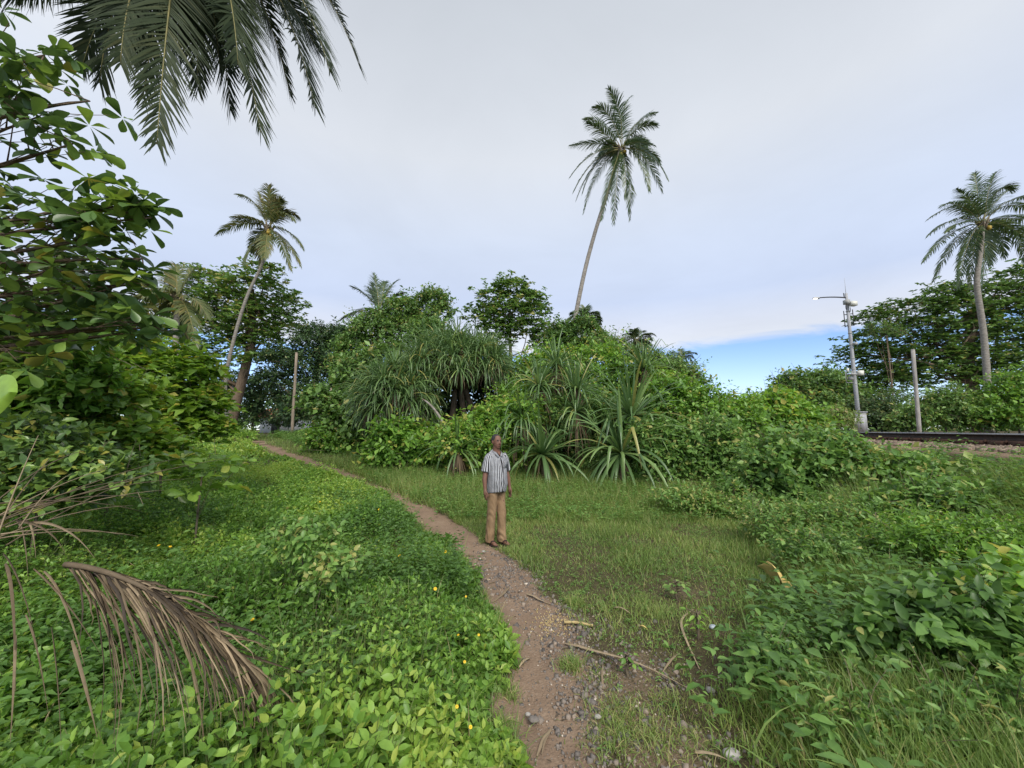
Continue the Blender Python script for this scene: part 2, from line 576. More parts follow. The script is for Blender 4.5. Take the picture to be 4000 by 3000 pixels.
M_STONE = tone_mat('gravel_stone', [(0, (0.06, 0.055, 0.052)), (0.5, (0.17, 0.15, 0.135)), (0.85, (0.30, 0.24, 0.19)), (1, (0.55, 0.48, 0.40))], 0.85, 0.5, 70)
M_BALLAST = tone_mat('ballast_stone', [(0, (0.10, 0.075, 0.06)), (0.5, (0.22, 0.165, 0.125)), (1, (0.40, 0.31, 0.235))], 0.9, 0.5, 40)
M_WHITE_STONE = solid_mat('white_stone', (0.22, 0.205, 0.185), (0.46, 0.44, 0.41), 25, 0.8, 0.5)
M_STEEL_TOP = solid_mat('polished_rail_head', (0.55, 0.55, 0.56), (0.75, 0.75, 0.76), 3, 0.3, metal=0.9)
M_RUST = solid_mat('rusty_rail', (0.018, 0.013, 0.012), (0.06, 0.035, 0.026), 9, 0.75, 0.3)
M_SLEEPER = solid_mat('brown_beam', (0.035, 0.02, 0.014), (0.10, 0.05, 0.032), 6, 0.8, 0.5)
M_CONC = solid_mat('weathered_concrete', (0.24, 0.22, 0.20), (0.46, 0.43, 0.40), 4, 0.9, 0.4, stretch=(2, 2, 0.6))
M_POLE = solid_mat('grey_pole_paint', (0.25, 0.255, 0.27), (0.42, 0.42, 0.43), 4, 0.7, 0.15, stretch=(3, 3, 0.5))
M_WOODPOST = solid_mat('grey_wood', (0.16, 0.125, 0.095), (0.34, 0.275, 0.21), 5, 0.9, 0.5, stretch=(4, 4, 0.4))
M_GREYBOX = solid_mat('grey_box', (0.28, 0.28, 0.27), (0.40, 0.40, 0.38), 8, 0.6)
M_WHITEBOX = solid_mat('off_white_box', (0.58, 0.57, 0.50), (0.70, 0.69, 0.62), 6, 0.5)
M_DARK = solid_mat('dark_metal', (0.03, 0.03, 0.032), (0.06, 0.06, 0.06), 10, 0.6)
M_YELLOW = solid_mat('yellow_plastic', (0.52, 0.36, 0.10), (0.74, 0.58, 0.24), 7, 0.55, 0.25)
M_FOAM = solid_mat('yellow_foam', (0.36, 0.27, 0.12), (0.58, 0.46, 0.23), 40, 0.9, 0.6)
M_PLASTIC = solid_mat('pale_plastic', (0.22, 0.27, 0.33), (0.48, 0.52, 0.58), 20, 0.4)
M_PETAL = solid_mat('yellow_petal', (0.75, 0.45, 0.015), (0.85, 0.58, 0.02), 30, 0.5)
M_PETAL_C = solid_mat('flower_centre', (0.55, 0.25, 0.01), (0.65, 0.32, 0.02), 60, 0.7)
M_COCO = solid_mat('coconut_husk', (0.25, 0.19, 0.03), (0.48, 0.32, 0.06), 5, 0.5)
M_WALL = solid_mat('house_wall', (0.66, 0.66, 0.64), (0.80, 0.80, 0.78), 3, 0.8)
M_ROOF = solid_mat('clay_tile', (0.34, 0.12, 0.05), (0.50, 0.20, 0.09), 9, 0.85)

# ------------------------------------------------------------------ leaf shapes
LEAF2 = (np.array([(0, 0, 0), (0.5, 0.5, 0.09), (1, 0, -0.1), (0.5, -0.5, 0.09)], float), np.array([(0, 2, 1), (0, 3, 2)]))
LEAF6 = (np.array([(0, 0, 0), (0.28, 0.42, 0.06), (0.62, 0.42, 0.03), (1, 0, -0.16), (0.62, -0.42, 0.03), (0.28, -0.42, 0.06), (0.48, 0, -0.01)], float),
         np.array([(0, 6, 1), (1, 6, 2), (2, 6, 3), (3, 6, 4), (4, 6, 5), (5, 6, 0)]))
OB6 = (np.array([(0, 0, 0), (0.3, 0.2, 0.03), (0.72, 0.5, 0.06), (1, 0, -0.12), (0.72, -0.5, 0.06), (0.3, -0.2, 0.03), (0.66, 0, -0.01)], float),
       np.array([(0, 6, 1), (1, 6, 2), (2, 6, 3), (3, 6, 4), (4, 6, 5), (5, 6, 0)]))


def leaf_fine(kind='ob', curl=0.16):
    """a leaf with a midrib fold and a curved tip, 24 triangles"""
    us = np.array([0, 0.12, 0.3, 0.5, 0.7, 0.86, 0.96, 1.0])
    if kind == 'ob':
        ws = np.array([0.02, 0.10, 0.24, 0.40, 0.50, 0.42, 0.2, 0.0])
    else:
        ws = np.array([0.02, 0.26, 0.46, 0.5, 0.38, 0.2, 0.06, 0.0])
    if kind != 'ob':
        us, ws = np.array([0, 0.22, 0.5, 0.8, 1.0]), np.array([0.02, 0.40, 0.5, 0.27, 0.0])
    v, f = [], []
    for u, w in zip(us, ws):
        z = -curl * u * u + 0.06 * u
        v += [(u, w, z + 0.22 * w), (u, 0, z), (u, -w, z + 0.22 * w)]
    for i in range(len(us) - 1):
        a = i * 3
        for j in (0, 1):
            f += [(a + j, a + j + 1, a + 4 + j), (a + j, a + 4 + j, a + 3 + j)]
    return np.array(v, float), np.array(f)


OB_FINE = leaf_fine('ob')
LAN_FINE = leaf_fine('lan', 0.22)


def rand_unit(rng, n):
    return unit(rng.normal(size=(n, 3)))


def tones(rng, n, mean=0.45, sd=0.2, yellow=0.01):
    t = np.clip(rng.normal(mean, sd, n), 0, 0.93)
    t[rng.random(n) < yellow] = 1.0
    return t


def blob_points(rng, blobs, n, inner=0.35, zmin=-0.35, lump=0.3, back=0.5):
    """points on lumpy ellipsoids, with the outward direction at each"""
    C = np.array([b[0] for b in blobs]); R = np.array([b[1] for b in blobs])
    area = (R[:, 0] * R[:, 2] + R[:, 0] * R[:, 1] + R[:, 1] * R[:, 2]) ** 0.9
    P, O = [], []
    need = n
    while need > 0:
        k = rng.choice(len(blobs), need * 2, p=area / area.sum())
        d = rand_unit(rng, need * 2)
        keep = (d[:, 2] > zmin) & ((d[:, 1] < 0.25) | (rng.random(need * 2) < back))
        lumpf = 1 + lump * (vnoise(d[:, 0] * 2.3 + k * 3.1, d[:, 2] * 2.3 + d[:, 1] * 2.0 + k * 1.7) * 1.4 + vnoise(d[:, 0] * 6 + k, d[:, 2] * 6 - d[:, 1] * 5))
        r = (1 - inner * rng.random(need * 2) ** 1.6) * lumpf
        p = C[k] + d * R[k] * r[:, None]
        # drop points deep inside another blob
        for j in range(len(blobs)):
            q = np.linalg.norm((p - C[j]) / R[j], axis=1)
            keep &= ~((q < 0.6) & (k != j))
        keep &= p[:, 2] > height(p[:, 0], p[:, 1]) + 0.03
        p, o = p[keep][:need], unit(d[keep] / R[k[keep]])[:need]
        P.append(p); O.append(o)
        need -= len(p)
        if len(p) == 0:
            break
    return np.concatenate(P), np.concatenate(O)


def sprays(mb, twig, rng, P, O, shoot, k, ll, lw, tpl, mean=0.45, sd=0.2, yellow=0.01, style='alt', up=0.5, droop=0.2, twig_r=0.006):
    """leafy shoots starting at P and growing outwards O"""
    n = len(P)
    D = unit(O * 0.7 + UP * up + rng.normal(size=(n, 3)) * 0.45)
    Ls = shoot * (0.5 + 0.8 * rng.random(n) + 1.5 * (rng.random(n) < 0.10))
    shade = rng.normal(0, 0.13, n)
    lsc = 0.75 + 0.5 * rng.random(n)
    if style == 'alt':
        side = unit(np.cross(D, rand_unit(rng, n)))
        b2 = np.cross(D, side)
        for j in range(k):
            f = (j + 0.7) / k
            p = P + D * (Ls * f)[:, None] - UP * (droop * Ls * f * f)[:, None]
            a = j * 2.4 + rng.random(n) * 0.8
            s = side * np.cos(a)[:, None] + b2 * np.sin(a)[:, None]
            d = unit(D * (0.35 + 0.5 * f) + s * 0.9 - UP * droop + rng.normal(size=(n, 3)) * 0.15)
            nn = unit(UP * 0.8 + O * 0.5 + rng.normal(size=(n, 3)) * 0.5)
            l = ll * (0.55 + 0.6 * rng.random(n)) * lsc
            mb.inst(tpl, p, d, nn, l, l * lw / ll * (0.85 + 0.3 * rng.random(n)), np.clip(tones(rng, n, mean, sd, yellow) + shade, 0, 1))
    else:                                                     # rosette at the shoot tip, as almond twigs carry
        tip = P + D * Ls[:, None]
        a1 = unit(np.cross(UP + rng.normal(size=(n, 3)) * 0.25, rand_unit(rng, n)))
        b1 = unit(np.cross(UP + rng.normal(size=(n, 3)) * 0.15, a1))
        for j in range(k):
            a = j * 2 * math.pi / k + rng.random(n) * 0.9
            s = a1 * np.cos(a)[:, None] + b1 * np.sin(a)[:, None]
            d = unit(s + UP * (0.35 - 0.6 * rng.random(n))[:, None] + D * 0.15)
            nn = unit(UP + O * 0.3 + rng.normal(size=(n, 3)) * 0.45)
            l = ll * (0.55 + 0.65 * rng.random(n))
            mb.inst(tpl, tip + d * 0.02, d, nn, l, l * lw / ll, np.clip(tones(rng, n, mean, sd, yellow) + shade, 0, 1))
    if twig is not None:
        base = P - O * (0.25 * Ls)[:, None]
        mid = P + D * (Ls * 0.5)[:, None] - UP * (droop * Ls * 0.25)[:, None]
        tip = P + D * Ls[:, None] - UP * (droop * Ls)[:, None] * (style == 'alt')
        pts = np.stack([base, mid, tip], 1)
        h_ = slice(None, None, 2) if n > 500 else slice(None)
        sd_ = np.repeat(unit(np.cross(D, rand_unit(rng, n)))[:, None], 3, 1)[h_]
        pts = pts[h_]
        twig.ribbons(pts, np.broadcast_to(np.array([2.0, 1.5, 0.7]) * twig_r, (len(pts), 3)).copy(), sd_, 0.4)


def pxblob(b, Y):
    """an ellipse of the photograph at depth Y -> ellipsoid (centre, radii); b = (px, py, rx, ry[, dY[, depth radius]])"""
    dY = b[4] if len(b) > 4 else 0.0
    c = at(b[0], b[1], Y + dY)
    s = pm(Y + dY)
    rx, rz = b[2] * s, b[3] * s
    ry = b[5] if len(b) > 5 else max(0.8 * rx, rz) * 0.9
    return (c, np.array([rx, ry, rz]))


def bez(a, b, c, n):
    t = np.linspace(0, 1, n)[:, None]
    return (1 - t) ** 2 * np.asarray(a) + 2 * t * (1 - t) * np.asarray(b) + t ** 2 * np.asarray(c)


def limbs(mb, trunk_pts, trunk_r, targets, rng, r0=0.35, sides=6, start=0.35):
    """a tapered trunk and one curving limb to each crown clump"""
    tp = np.asarray(trunk_pts, float)
    mb.tube(tp, np.linspace(trunk_r, trunk_r * 0.55, len(tp)), 8)
    for c in targets:
        f = np.clip(start + (1 - start) * rng.random(), 0, 0.98)
        i = f * (len(tp) - 1)
        a = tp[int(i)] * (1 - i % 1) + tp[min(int(i) + 1, len(tp) - 1)] * (i % 1)
        mid = (a + c) / 2 + np.array([0, 0, -0.12 * np.linalg.norm(c - a) * rng.random()]) + rng.normal(size=3) * 0.08 * np.linalg.norm(c - a)
        mb.tube(bez(a, mid, c, 5), np.linspace(trunk_r * r0, trunk_r * 0.06, 5), 4)


def plant(name, label, cat, blobs_px, Y, n, shoot, k, ll, lw, mat, seed, style='alt', tpl=None, mean=0.45, sd=0.2, yellow=0.01,
          trunk=None, trunk_r=0.1, group=None, inner=0.35, lump=0.3, up=0.5, droop=0.2, fill=0.5, back=0.5, bark=None, twig_r=0.006,
          crown='crown', fillmul=1.6, zmin=-0.35):
    rng = np.random.default_rng(seed)
    blobs = [pxblob(b, Y) for b in blobs_px]
    if trunk is None:
        c = np.mean([b[0] for b in blobs], 0)
        base = np.array([c[0], c[1], float(height(c[0], c[1]))])
        tp = np.array([base, base * 0.5 + c * 0.5 + rng.normal(size=3) * 0.05, c])
    else:
        tp = np.array([at(*t) for t in trunk])
        base = tp[0].copy()
        base[2] = float(height(base[0], base[1]))
        if tp[0][2] > base[2] + 0.05:
            tp = np.concatenate([[base - np.array([0, 0, 0.05])], tp])
    root = thing(name, label, cat, base, group)
    lm, tw = MB(), MB()
    P, O = blob_points(rng, blobs, n, inner, zmin, lump, back)
    sprays(lm, tw, rng, P, O, shoot, k, ll, lw, tpl or LEAF2, mean, sd, yellow, style, up, droop, twig_r)
    if fill:                                                     # sparser leaves inside the crown
        m = int(n * fill)
        sh = [(b[0], b[1] * 0.72) for b in blobs]
        P2, O2 = blob_points(rng, sh, m, 0.5, -0.8, lump, 0.5)
        sprays(lm, None, rng, P2, O2, shoot * 0.8, max(3, k // 2), ll * fillmul ** 0.5, lw * fillmul ** 0.5, LEAF2, mean, sd, yellow, style, up, droop)
    if cat in ('bush', 'shrub') and Y > 5:                                  # a second, larger leaf climbing through it, and dead twigs
        P3, O3 = blob_points(rng, blobs, max(8, int(n * 0.13)), 0.25, zmin, lump, back)
        sprays(lm, tw, rng, P3, O3, shoot * 1.6, max(4, k - 1), ll * 1.35, lw * 1.5, tpl or LEAF2, min(0.8, mean + 0.14), 0.12, 0.03, 'alt', up, droop + 0.15, twig_r)
        P4, O4 = blob_points(rng, blobs, max(6, int(n * 0.10)), 0.3, zmin, lump, back)
        D4 = unit(O4 + UP * 0.5 + rng.normal(size=P4.shape) * 0.8)
        L4 = shoot * (0.8 + 2.2 * rng.random(len(P4)))
        tw.ribbons(np.stack([P4 - O4 * 0.1, P4 + D4 * (L4 * 0.5)[:, None] + rng.normal(size=P4.shape) * 0.04 * shoot, P4 + D4 * L4[:, None]], 1),
                   np.broadcast_to(np.array([2.2, 1.6, 0.8]) * twig_r, (len(P4), 3)).copy(), np.repeat(unit(np.cross(D4, rand_unit(rng, len(P4))))[:, None], 3, 1), 0.8)
    limbs(tw, tp, trunk_r, [b[0] + rng.normal(size=3) * b[1] * 0.3 for b in blobs], rng)
    lm.build(crown, mat, root)
    bo = tw.build('trunk' if trunk is not None else 'branches', bark or M_TWIG, root)
    if trunk is None:
        tag(bo, kind='stuff')
    return root


# ------------------------------------------------------------------ terrain and path
PATH_PX = [  # centre px, py, half width in m
    (2190, 3150, 0.27), (2170, 2960, 0.27), (2140, 2750, 0.28), (2100, 2560, 0.29), (2060, 2420, 0.31), (2000, 2310, 0.32), (1925, 2215, 0.32),
    (1840, 2130, 0.33), (1735, 2065, 0.34), (1640, 1995, 0.31), (1540, 1935, 0.27), (1420, 1880, 0.22), (1300, 1840, 0.24), (1200, 1802, 0.30),
    (1120, 1778, 0.34), (1060, 1754, 0.34), (1020, 1734, 0.32), (1010, 1724, 0.28)]
_pp = np.array([gp(a, b)[:2] for a, b, _ in PATH_PX])
_pw = np.array([c for _, _, c in PATH_PX])
_pp = np.concatenate([[[_pp[0][0] + 0.05, -2.0]], _pp]); _pw = np.concatenate([[0.3], _pw])


def path_sd(x, y):
    """signed distance to the path's edge (negative inside) and which side (+ right)"""
    x = np.asarray(x, float); y = np.asarray(y, float)
    best = np.full(x.shape, 1e9); side = np.zeros(x.shape)
    for i in range(len(_pp) - 1):
        a, b = _pp[i], _pp[i + 1]
        d = b - a; L2 = d @ d
        t = np.clip(((x - a[0]) * d[0] + (y - a[1]) * d[1]) / L2, 0, 1)
        qx, qy = a[0] + t * d[0], a[1] + t * d[1]
        ds = np.hypot(x - qx, y - qy) - (_pw[i] * (1 - t) + _pw[i + 1] * t)
        cr_ = d[0] * (y - a[1]) - d[1] * (x - a[0])
        m = ds < best
        best = np.where(m, ds, best); side = np.where(m, -np.sign(cr_), side)
    return best + 0.22 * fbm(x * 2.2, y * 2.2, 4) + 0.16 * S((y - 8) / 3) * S((12.5 - y) / 2), side


def scuff(x, y):
    """bare, gravelly ground spreading right of the path close to the camera (0..1)"""
    c = np.exp(-(((x - 0.72) / 0.55) ** 2 + ((y - 2.75) / 0.75) ** 2)) + 0.9 * np.exp(-(((x - 0.55) / 0.30) ** 2 + ((y - 3.6) / 0.5) ** 2)) \
        + 0.8 * np.exp(-(((x - 1.15) / 0.35) ** 2 + ((y - 2.25) / 0.4) ** 2))
    return np.clip(c * (1 + 1.6 * fbm(x * 2.6 + 4, y * 2.6 + 8, 3)), 0, 1)


def spaced(stops):
    out = []
    for a, b, s in stops:
        out.append(np.arange(a, b, s))
    return np.concatenate(out + [[stops[-1][1]]])


xs = spaced([(-500, -100, 40), (-100, -30, 7), (-30, -10, 0.8), (-10, -4.5, 0.2), (-4.5, 5, 0.08), (5, 12, 0.2), (12, 40, 0.8), (40, 100, 7), (100, 500, 40)])
ys = spaced([(-40, -3, 4), (-3, 1.2, 0.25), (1.2, 8, 0.07), (8, 32, 0.2), (32, 60, 1.5), (60, 160, 9), (160, 900, 60)])
GX, GY = np.meshgrid(xs, ys)
PSD, PSIDE = path_sd(GX, GY)
GZ = height(GX, GY) - 0.035 * S((0.05 - PSD) / 0.25) + 0.012 * fbm(GX * 7, GY * 7, 3) * (np.abs(GX) < 6)
DIRT = np.clip(0.5 - PSD * 2.6, 0, 1)
DIRT = np.maximum(DIRT, 0.45 * scuff(GX, GY) * (GY < 5))
DIRT = np.maximum(DIRT, np.clip(0.12 + 0.4 * fbm(GX * 1.1 + 20, GY * 1.1 + 3, 3), 0, 0.4) * (PSIDE > 0) * (GY < 9.5) * (GX < 6))
DIRT = np.maximum(DIRT, 0.9 * S((2.6 - rail_dist(GX, GY)) / 0.8) * (rail_dist(GX, GY) > -4.5))
ny, nx = GX.shape
idx = np.arange(nx * ny).reshape(ny, nx)
quads = np.stack([idx[:-1, :-1], idx[:-1, 1:], idx[1:, 1:], idx[1:, :-1]], -1).reshape(-1, 4)
inside = (PSD < 0).ravel()[quads].mean(1) > 0.6
allv = np.stack([GX, GY, GZ], -1).reshape(-1, 3)
for nm, sel in (('ground', ~inside), ('path', inside)):
    q = quads[sel]
    u, inv = np.unique(q.ravel(), return_inverse=True)
    mb = MB()
    mb.add(allv[u], quads=inv.reshape(-1, 4), tone=DIRT.ravel()[u])
    o = mb.build(nm, M_SOIL, None, smooth=True)
    tag(o, kind='structure')
    o['label'] = 'dark soil under grass and creeping plants' if nm == 'ground' else 'narrow trodden path of brown dirt running to the trees'


def gz(x, y):
    return height(x, y) - 0.035 * S((0.05 - path_sd(x, y)[0]) / 0.25)


# ------------------------------------------------------------------ railway on its embankment
RDIR = unit(np.array([RS, 1.0, 0]))
RNRM = np.array([-RDIR[1], RDIR[0], 0])            # towards the camera side


def rail_pt(t, off, z):
    """t metres along the near rail from Y=0, off metres to the camera side"""
    return np.array([RX0, 0, 0]) + RDIR * t + RNRM * off + UP * z


track = thing('railway_track', 'single railway track on the embankment, two dark rails with shiny heads', 'railway', rail_pt(10, -0.84, 1.36))
RAIL_Z = 1.63


def extrude_rail(mb, prof, off, t0, t1):
    k = len(prof)
    v = [rail_pt(t, off + x, z) for t in (t0, t1) for x, z in prof]
    mb.add(v, [(i, (i + 1) % k, k + (i + 1) % k, k + i) for i in range(k)])


for off in (0.0, -1.676):
    mb = MB()
    z0 = RAIL_Z
    extrude_rail(mb, [(-0.034, z0 - 0.03), (-0.009, z0 - 0.045), (-0.009, z0 - 0.135), (-0.065, z0 - 0.15), (-0.065, z0 - 0.16), (0.065, z0 - 0.16), (0.065, z0 - 0.15), (0.009, z0 - 0.135), (0.009, z0 - 0.045), (0.034, z0 - 0.03), (0.034, z0 - 0.006), (-0.034, z0 - 0.006)], off, 1, 90)
    r = mb.build('rail', M_RUST, track)
    mb = MB()
    extrude_rail(mb, [(-0.036, z0 - 0.01), (0.036, z0 - 0.01), (0.032, z0 + 0.002), (-0.032, z0 + 0.002)], off, 1, 90)
    mb.build('rail_head', M_STEEL_TOP, r)
    if off == 0.0:
        mb = MB()
        extrude_rail(mb, [(-0.14, z0 - 0.36), (0.15, z0 - 0.36), (0.15, z0 - 0.163), (-0.14, z0 - 0.163)], off, 1, 60)
        mb.build('beam', M_SLEEPER, track)
_c = MB(); _c.box((0, 0, 0), (0.05, 0.12, 0.05)); _c.box((0.02, 0, 0.03), (0.03, 0.05, 0.05))
_cm = _c.mesh('fastener'); _cm.materials.append(M_SLEEPER)
_c = MB(); _c.box((0, 0, 0), (2.6, 0.22, 0.14)); _sm = _c.mesh('sleeper'); _sm.materials.append(M_SLEEPER)
rz = -math.atan2(RS, 1.0)
_torg = np.array(track['_org'])
for i in range(34):
    t = 6 + i * 0.68
    o = link('fastener', _cm, track)
    o.location = rail_pt(t, 0.17, RAIL_Z - 0.20) - _torg; o.rotation_euler = (0, 0, rz)
    o = link('sleeper', _sm, track)
    o.location = rail_pt(t + 0.1, -0.95, RAIL_Z - 0.245) - _torg; o.rotation_euler = (0, 0, rz)

# stones: low angular lumps
def stone_tpl(seed):
    r = np.random.default_rng(seed)
    v = np.array([(x, y, z) for z in (-1, 1) for y in (-1, 1) for x in (-1, 1)], float) * 0.5
    v *= 0.7 + 0.55 * r.random(v.shape)
    f = [(0, 2, 1), (1, 2, 3), (4, 5, 6), (5, 7, 6), (0, 1, 4), (1, 5, 4), (2, 6, 3), (3, 6, 7), (0, 4, 2), (2, 4, 6), (1, 3, 5), (3, 7, 5)]
    return v, np.array(f)


STONES = [stone_tpl(i) for i in range(8)]


def scatter_stones(mb, rng, P, size, tone):
    k = rng.integers(0, 8, len(P))
    for i in range(8):
        m = k == i
        n = m.sum()
        if n == 0:
            continue
        D = rand_unit(rng, n); D[:, 2] *= 0.4
        mb.inst(STONES[i], P[m], unit(D), unit(UP + 0.4 * rng.normal(size=(n, 3))), size[m], size[m] * 0.8, tone[m])


rng = np.random.default_rng(31)
mb = MB()
n = 6000
t = 4 + 45 * rng.random(n) ** 1.6; off = 0.15 + 1.75 * rng.random(n)
P = np.array([RX0, 0, 0]) + RDIR * t[:, None] + RNRM * off[:, None]
P[:, 2] = height(P[:, 0], P[:, 1]) + 0.0
scatter_stones(mb, rng, P, 0.05 + 0.06 * rng.random(n), np.clip(rng.normal(0.5, 0.22, n), 0, 1))
n = 1200
t = 4 + 40 * rng.random(n); off = -2.6 + 2.5 * rng.random(n)
P = np.array([RX0, 0, 0]) + RDIR * t[:, None] + RNRM * off[:, None]
P[:, 2] = 1.33
scatter_stones(mb, rng, P, 0.05 + 0.05 * rng.random(n), np.clip(rng.normal(0.45, 0.22, n), 0, 1))
tag(mb.build('ballast_gravel', M_BALLAST), 'brown crushed stone ballast on the shoulder of the railway embankment', 'ballast', kind='stuff')

# ------------------------------------------------------------------ palms
def frond(root, C, ctrl, T, rng, pairs, ll, lw, droop, mat, mean=0.45, rr=0.028, s0=0.14, gaps=0.04, seg=4, vee=0.18):
    C, ctrl, T = (np.asarray(a, float) for a in (C, ctrl, T))
    m = 16
    cur = bez(C, ctrl, T, m)
    rb = MB()
    rb.tube(cur, np.linspace(rr, rr * 0.18, m), 5)
    fr = rb.build('frond', M_RACHIS, root, smooth=True)
    lb = MB()
    for sgn in (-1, 1):
        s = np.linspace(s0, 0.995, pairs) + rng.normal(0, 0.15 / pairs, pairs)
        s = np.clip(s, 0, 1)
        s = s[rng.random(pairs) > gaps]
        n = len(s)
        t_ = s[:, None]
        B = (1 - t_) ** 2 * C + 2 * t_ * (1 - t_) * ctrl + t_ ** 2 * T
        tg = unit(2 * (1 - t_) * (ctrl - C) + 2 * t_ * (T - ctrl))
        outw = unit(np.array([T[0] - C[0], T[1] - C[1], 0.0]) + 1e-6)
        ref = UP - outw * 0.02
        ref = unit(ref - tg * (tg @ ref)[:, None] + 1e-9)
        side = np.cross(tg, ref) * sgn
        ang = np.radians(68 - 46 * s + rng.normal(0, 5, n))
        d = unit(tg * np.cos(ang)[:, None] + side * np.sin(ang)[:, None] + ref * vee + rng.normal(size=(n, 3)) * 0.05)
        prof = np.interp(s, [0, 0.14, 0.35, 0.7, 0.92, 1.0], [0.45, 0.7, 1.0, 0.85, 0.5, 0.32])
        L = ll * prof * (0.88 + 0.24 * rng.random(n))
        pts = [B]
        dd = d
        dr = droop * (0.6 + 0.8 * rng.random(n))
        for j in range(seg):
            pts.append(pts[-1] + dd * (L / seg)[:, None])
            dd = unit(dd - UP * dr[:, None])
        Pm = np.stack(pts, 1)
        wpro = np.interp(np.linspace(0, 1, seg + 1), [0, 0.25, 0.6, 1], [0.55, 1.0, 0.8, 0.06])
        W = lw * wpro[None] * (0.85 + 0.3 * rng.random((n, 1)))
        sd_ = unit(tg - d * (tg * d).sum(1, keepdims=True))
        lb.ribbons(Pm, W, np.repeat(sd_[:, None], seg + 1, 1), np.clip(rng.normal(mean, 0.14, n) + 0.25 * (rng.random() - 0.5), 0, 1))
    tag(lb.build('leaflets', mat, fr), kind='stuff')
    return fr


def palm_trunk(root, pts, r0, r1, rings=True, sides=10, swell=1.5):
    pts = np.asarray(pts, float)
    # smooth the polyline
    d = np.concatenate([[0], np.cumsum(np.linalg.norm(np.diff(pts, axis=0), axis=1))])
    q = np.linspace(0, d[-1], 70)
    sm = np.stack([np.interp(q, d, pts[:, i]) for i in range(3)], 1)
    for _ in range(14):
        sm[1:-1] = 0.25 * sm[:-2] + 0.5 * sm[1:-1] + 0.25 * sm[2:]
    f = np.linspace(0, 1, 70)
    r = r0 + (r1 - r0) * f
    r = r * (1 + (swell - 1) * np.exp(-f * 18)) * (1 + 0.035 * (np.arange(70) % 2))
    mb = MB()
    mb.tube(sm, r, sides)
    return mb.build('trunk', M_PALMBARK, root)


def palm(label, trunk_px, Y, fronds, o, seed, ll, lw, pairs, mat, droop=0.35, r0=0.16, r1=0.11, coco=8, group=None, scale=1.0, off=(0, 0), base=None, mean=0.45, rr=0.03, spread=1.8):
    """fronds listed as (ctrl x, ctrl y, tip x, tip y) in crop pixels; scale/off turn them into photograph pixels"""
    rng = np.random.default_rng(seed)
    tp = [at(*p, Y) for p in trunk_px]
    b = np.array(tp[-1]); b[2] = float(height(b[0], b[1]))
    if base is not None:
        b = np.array(base, float)
    tp = tp[::-1]
    tp = [b - UP * 0.1] + tp if np.linalg.norm(tp[0] - b) > 0.3 else tp
    root = thing('coconut_palm', label, 'palm tree', b, group)
    palm_trunk(root, tp, r0, r1)
    cx, cyy = off[0] + o[0] * scale, off[1] + o[1] * scale
    C = at(cx, cyy, Y)
    for (a, bb, c, d) in fronds:
        # each frond leaves the trunk in its own direction, towards or away from the viewer
        dY = rng.uniform(-1, 1) * spread
        c1 = at(off[0] + a * scale, off[1] + bb * scale, Y + dY * 0.6)
        T = at(off[0] + c * scale, off[1] + d * scale, Y + dY)
        frond(root, C + rng.normal(size=3) * 0.06, c1, T, rng, pairs, ll, lw, droop, mat, mean, rr)
        if len(fronds) > 12 and rng.random() < 0.15:                                  # a second, slightly shorter frond of the same whorl
            jx, jy = rng.normal(0, 22, 2)
            k_ = 0.86
            frond(root, C + rng.normal(size=3) * 0.06, at(off[0] + (a + jx * 0.5) * scale, off[1] + (bb + jy * 0.5) * scale, Y - dY * 0.5),
                  at(off[0] + (o[0] + (c + jx - o[0]) * k_) * scale, off[1] + (o[1] + (d + jy - o[1]) * k_) * scale, Y - dY * 0.9), rng, pairs, ll, lw, droop, mat, mean, rr)
    # leaf sheaths and husk fibre at the crown's base
    mb = MB()
    for i in range(14):
        a = rng.random() * 6.28
        p = C + np.array([math.cos(a) * 0.1, math.sin(a) * 0.1, -0.5])
        q = C + np.array([math.cos(a) * 0.34, math.sin(a) * 0.34, 0.35 * rng.random()])
        mb.tube(bez(p, C + np.array([math.cos(a) * 0.2, math.sin(a) * 0.2, -0.1]), q, 4), [0.07, 0.07, 0.05, 0.03], 5)
    mb.build('leaf_sheath', M_TWIG, root)
    for i in range(coco):
        a = rng.random() * 6.28
        mb = MB()
        mb.ellipsoid(C + np.array([math.cos(a) * 0.3, math.sin(a) * 0.3, -0.35 - 0.35 * rng.random()]), (0.11, 0.11, 0.14), 8, 6)
        mb.build('coconut', M_COCO, root, smooth=True)
    return root


# tall palm leaning over the thicket
palm('tall coconut palm with curved trunk rising from the middle of the thicket', [(2426, 578), (2403, 658), (2371, 760), (2335, 870), (2312, 950), (2290, 1030), (2262, 1160), (2240, 1280), (2226, 1380), (2215, 1500)], 27,
     [(680, 300, 540, 115), (560, 250, 390, 290), (500, 380, 320, 400), (470, 480, 340, 430), (760, 380, 975, 340), (800, 400, 980, 450), (800, 480, 870, 680), (480, 590, 190, 640),
      (380, 640, 190, 920), (400, 680, 220, 1060), (400, 720, 245, 1130), (430, 780, 310, 1260), (560, 860, 480, 1320), (610, 880, 590, 1360), (700, 700, 700, 1120), (750, 860, 740, 1320),
      (850, 700, 915, 1060), (900, 660, 1030, 1060), (960, 640, 1080, 950), (900, 650, 1000, 800), (590, 620, 600, 800), (640, 300, 740, 190), (540, 560, 450, 760), (800, 560, 960, 640)],
     (655, 660), 11, 1.0, 0.052, 62, M_FROND, scale=0.4218, off=(2150, 300), droop=0.28, r0=0.17, r1=0.12, coco=6)
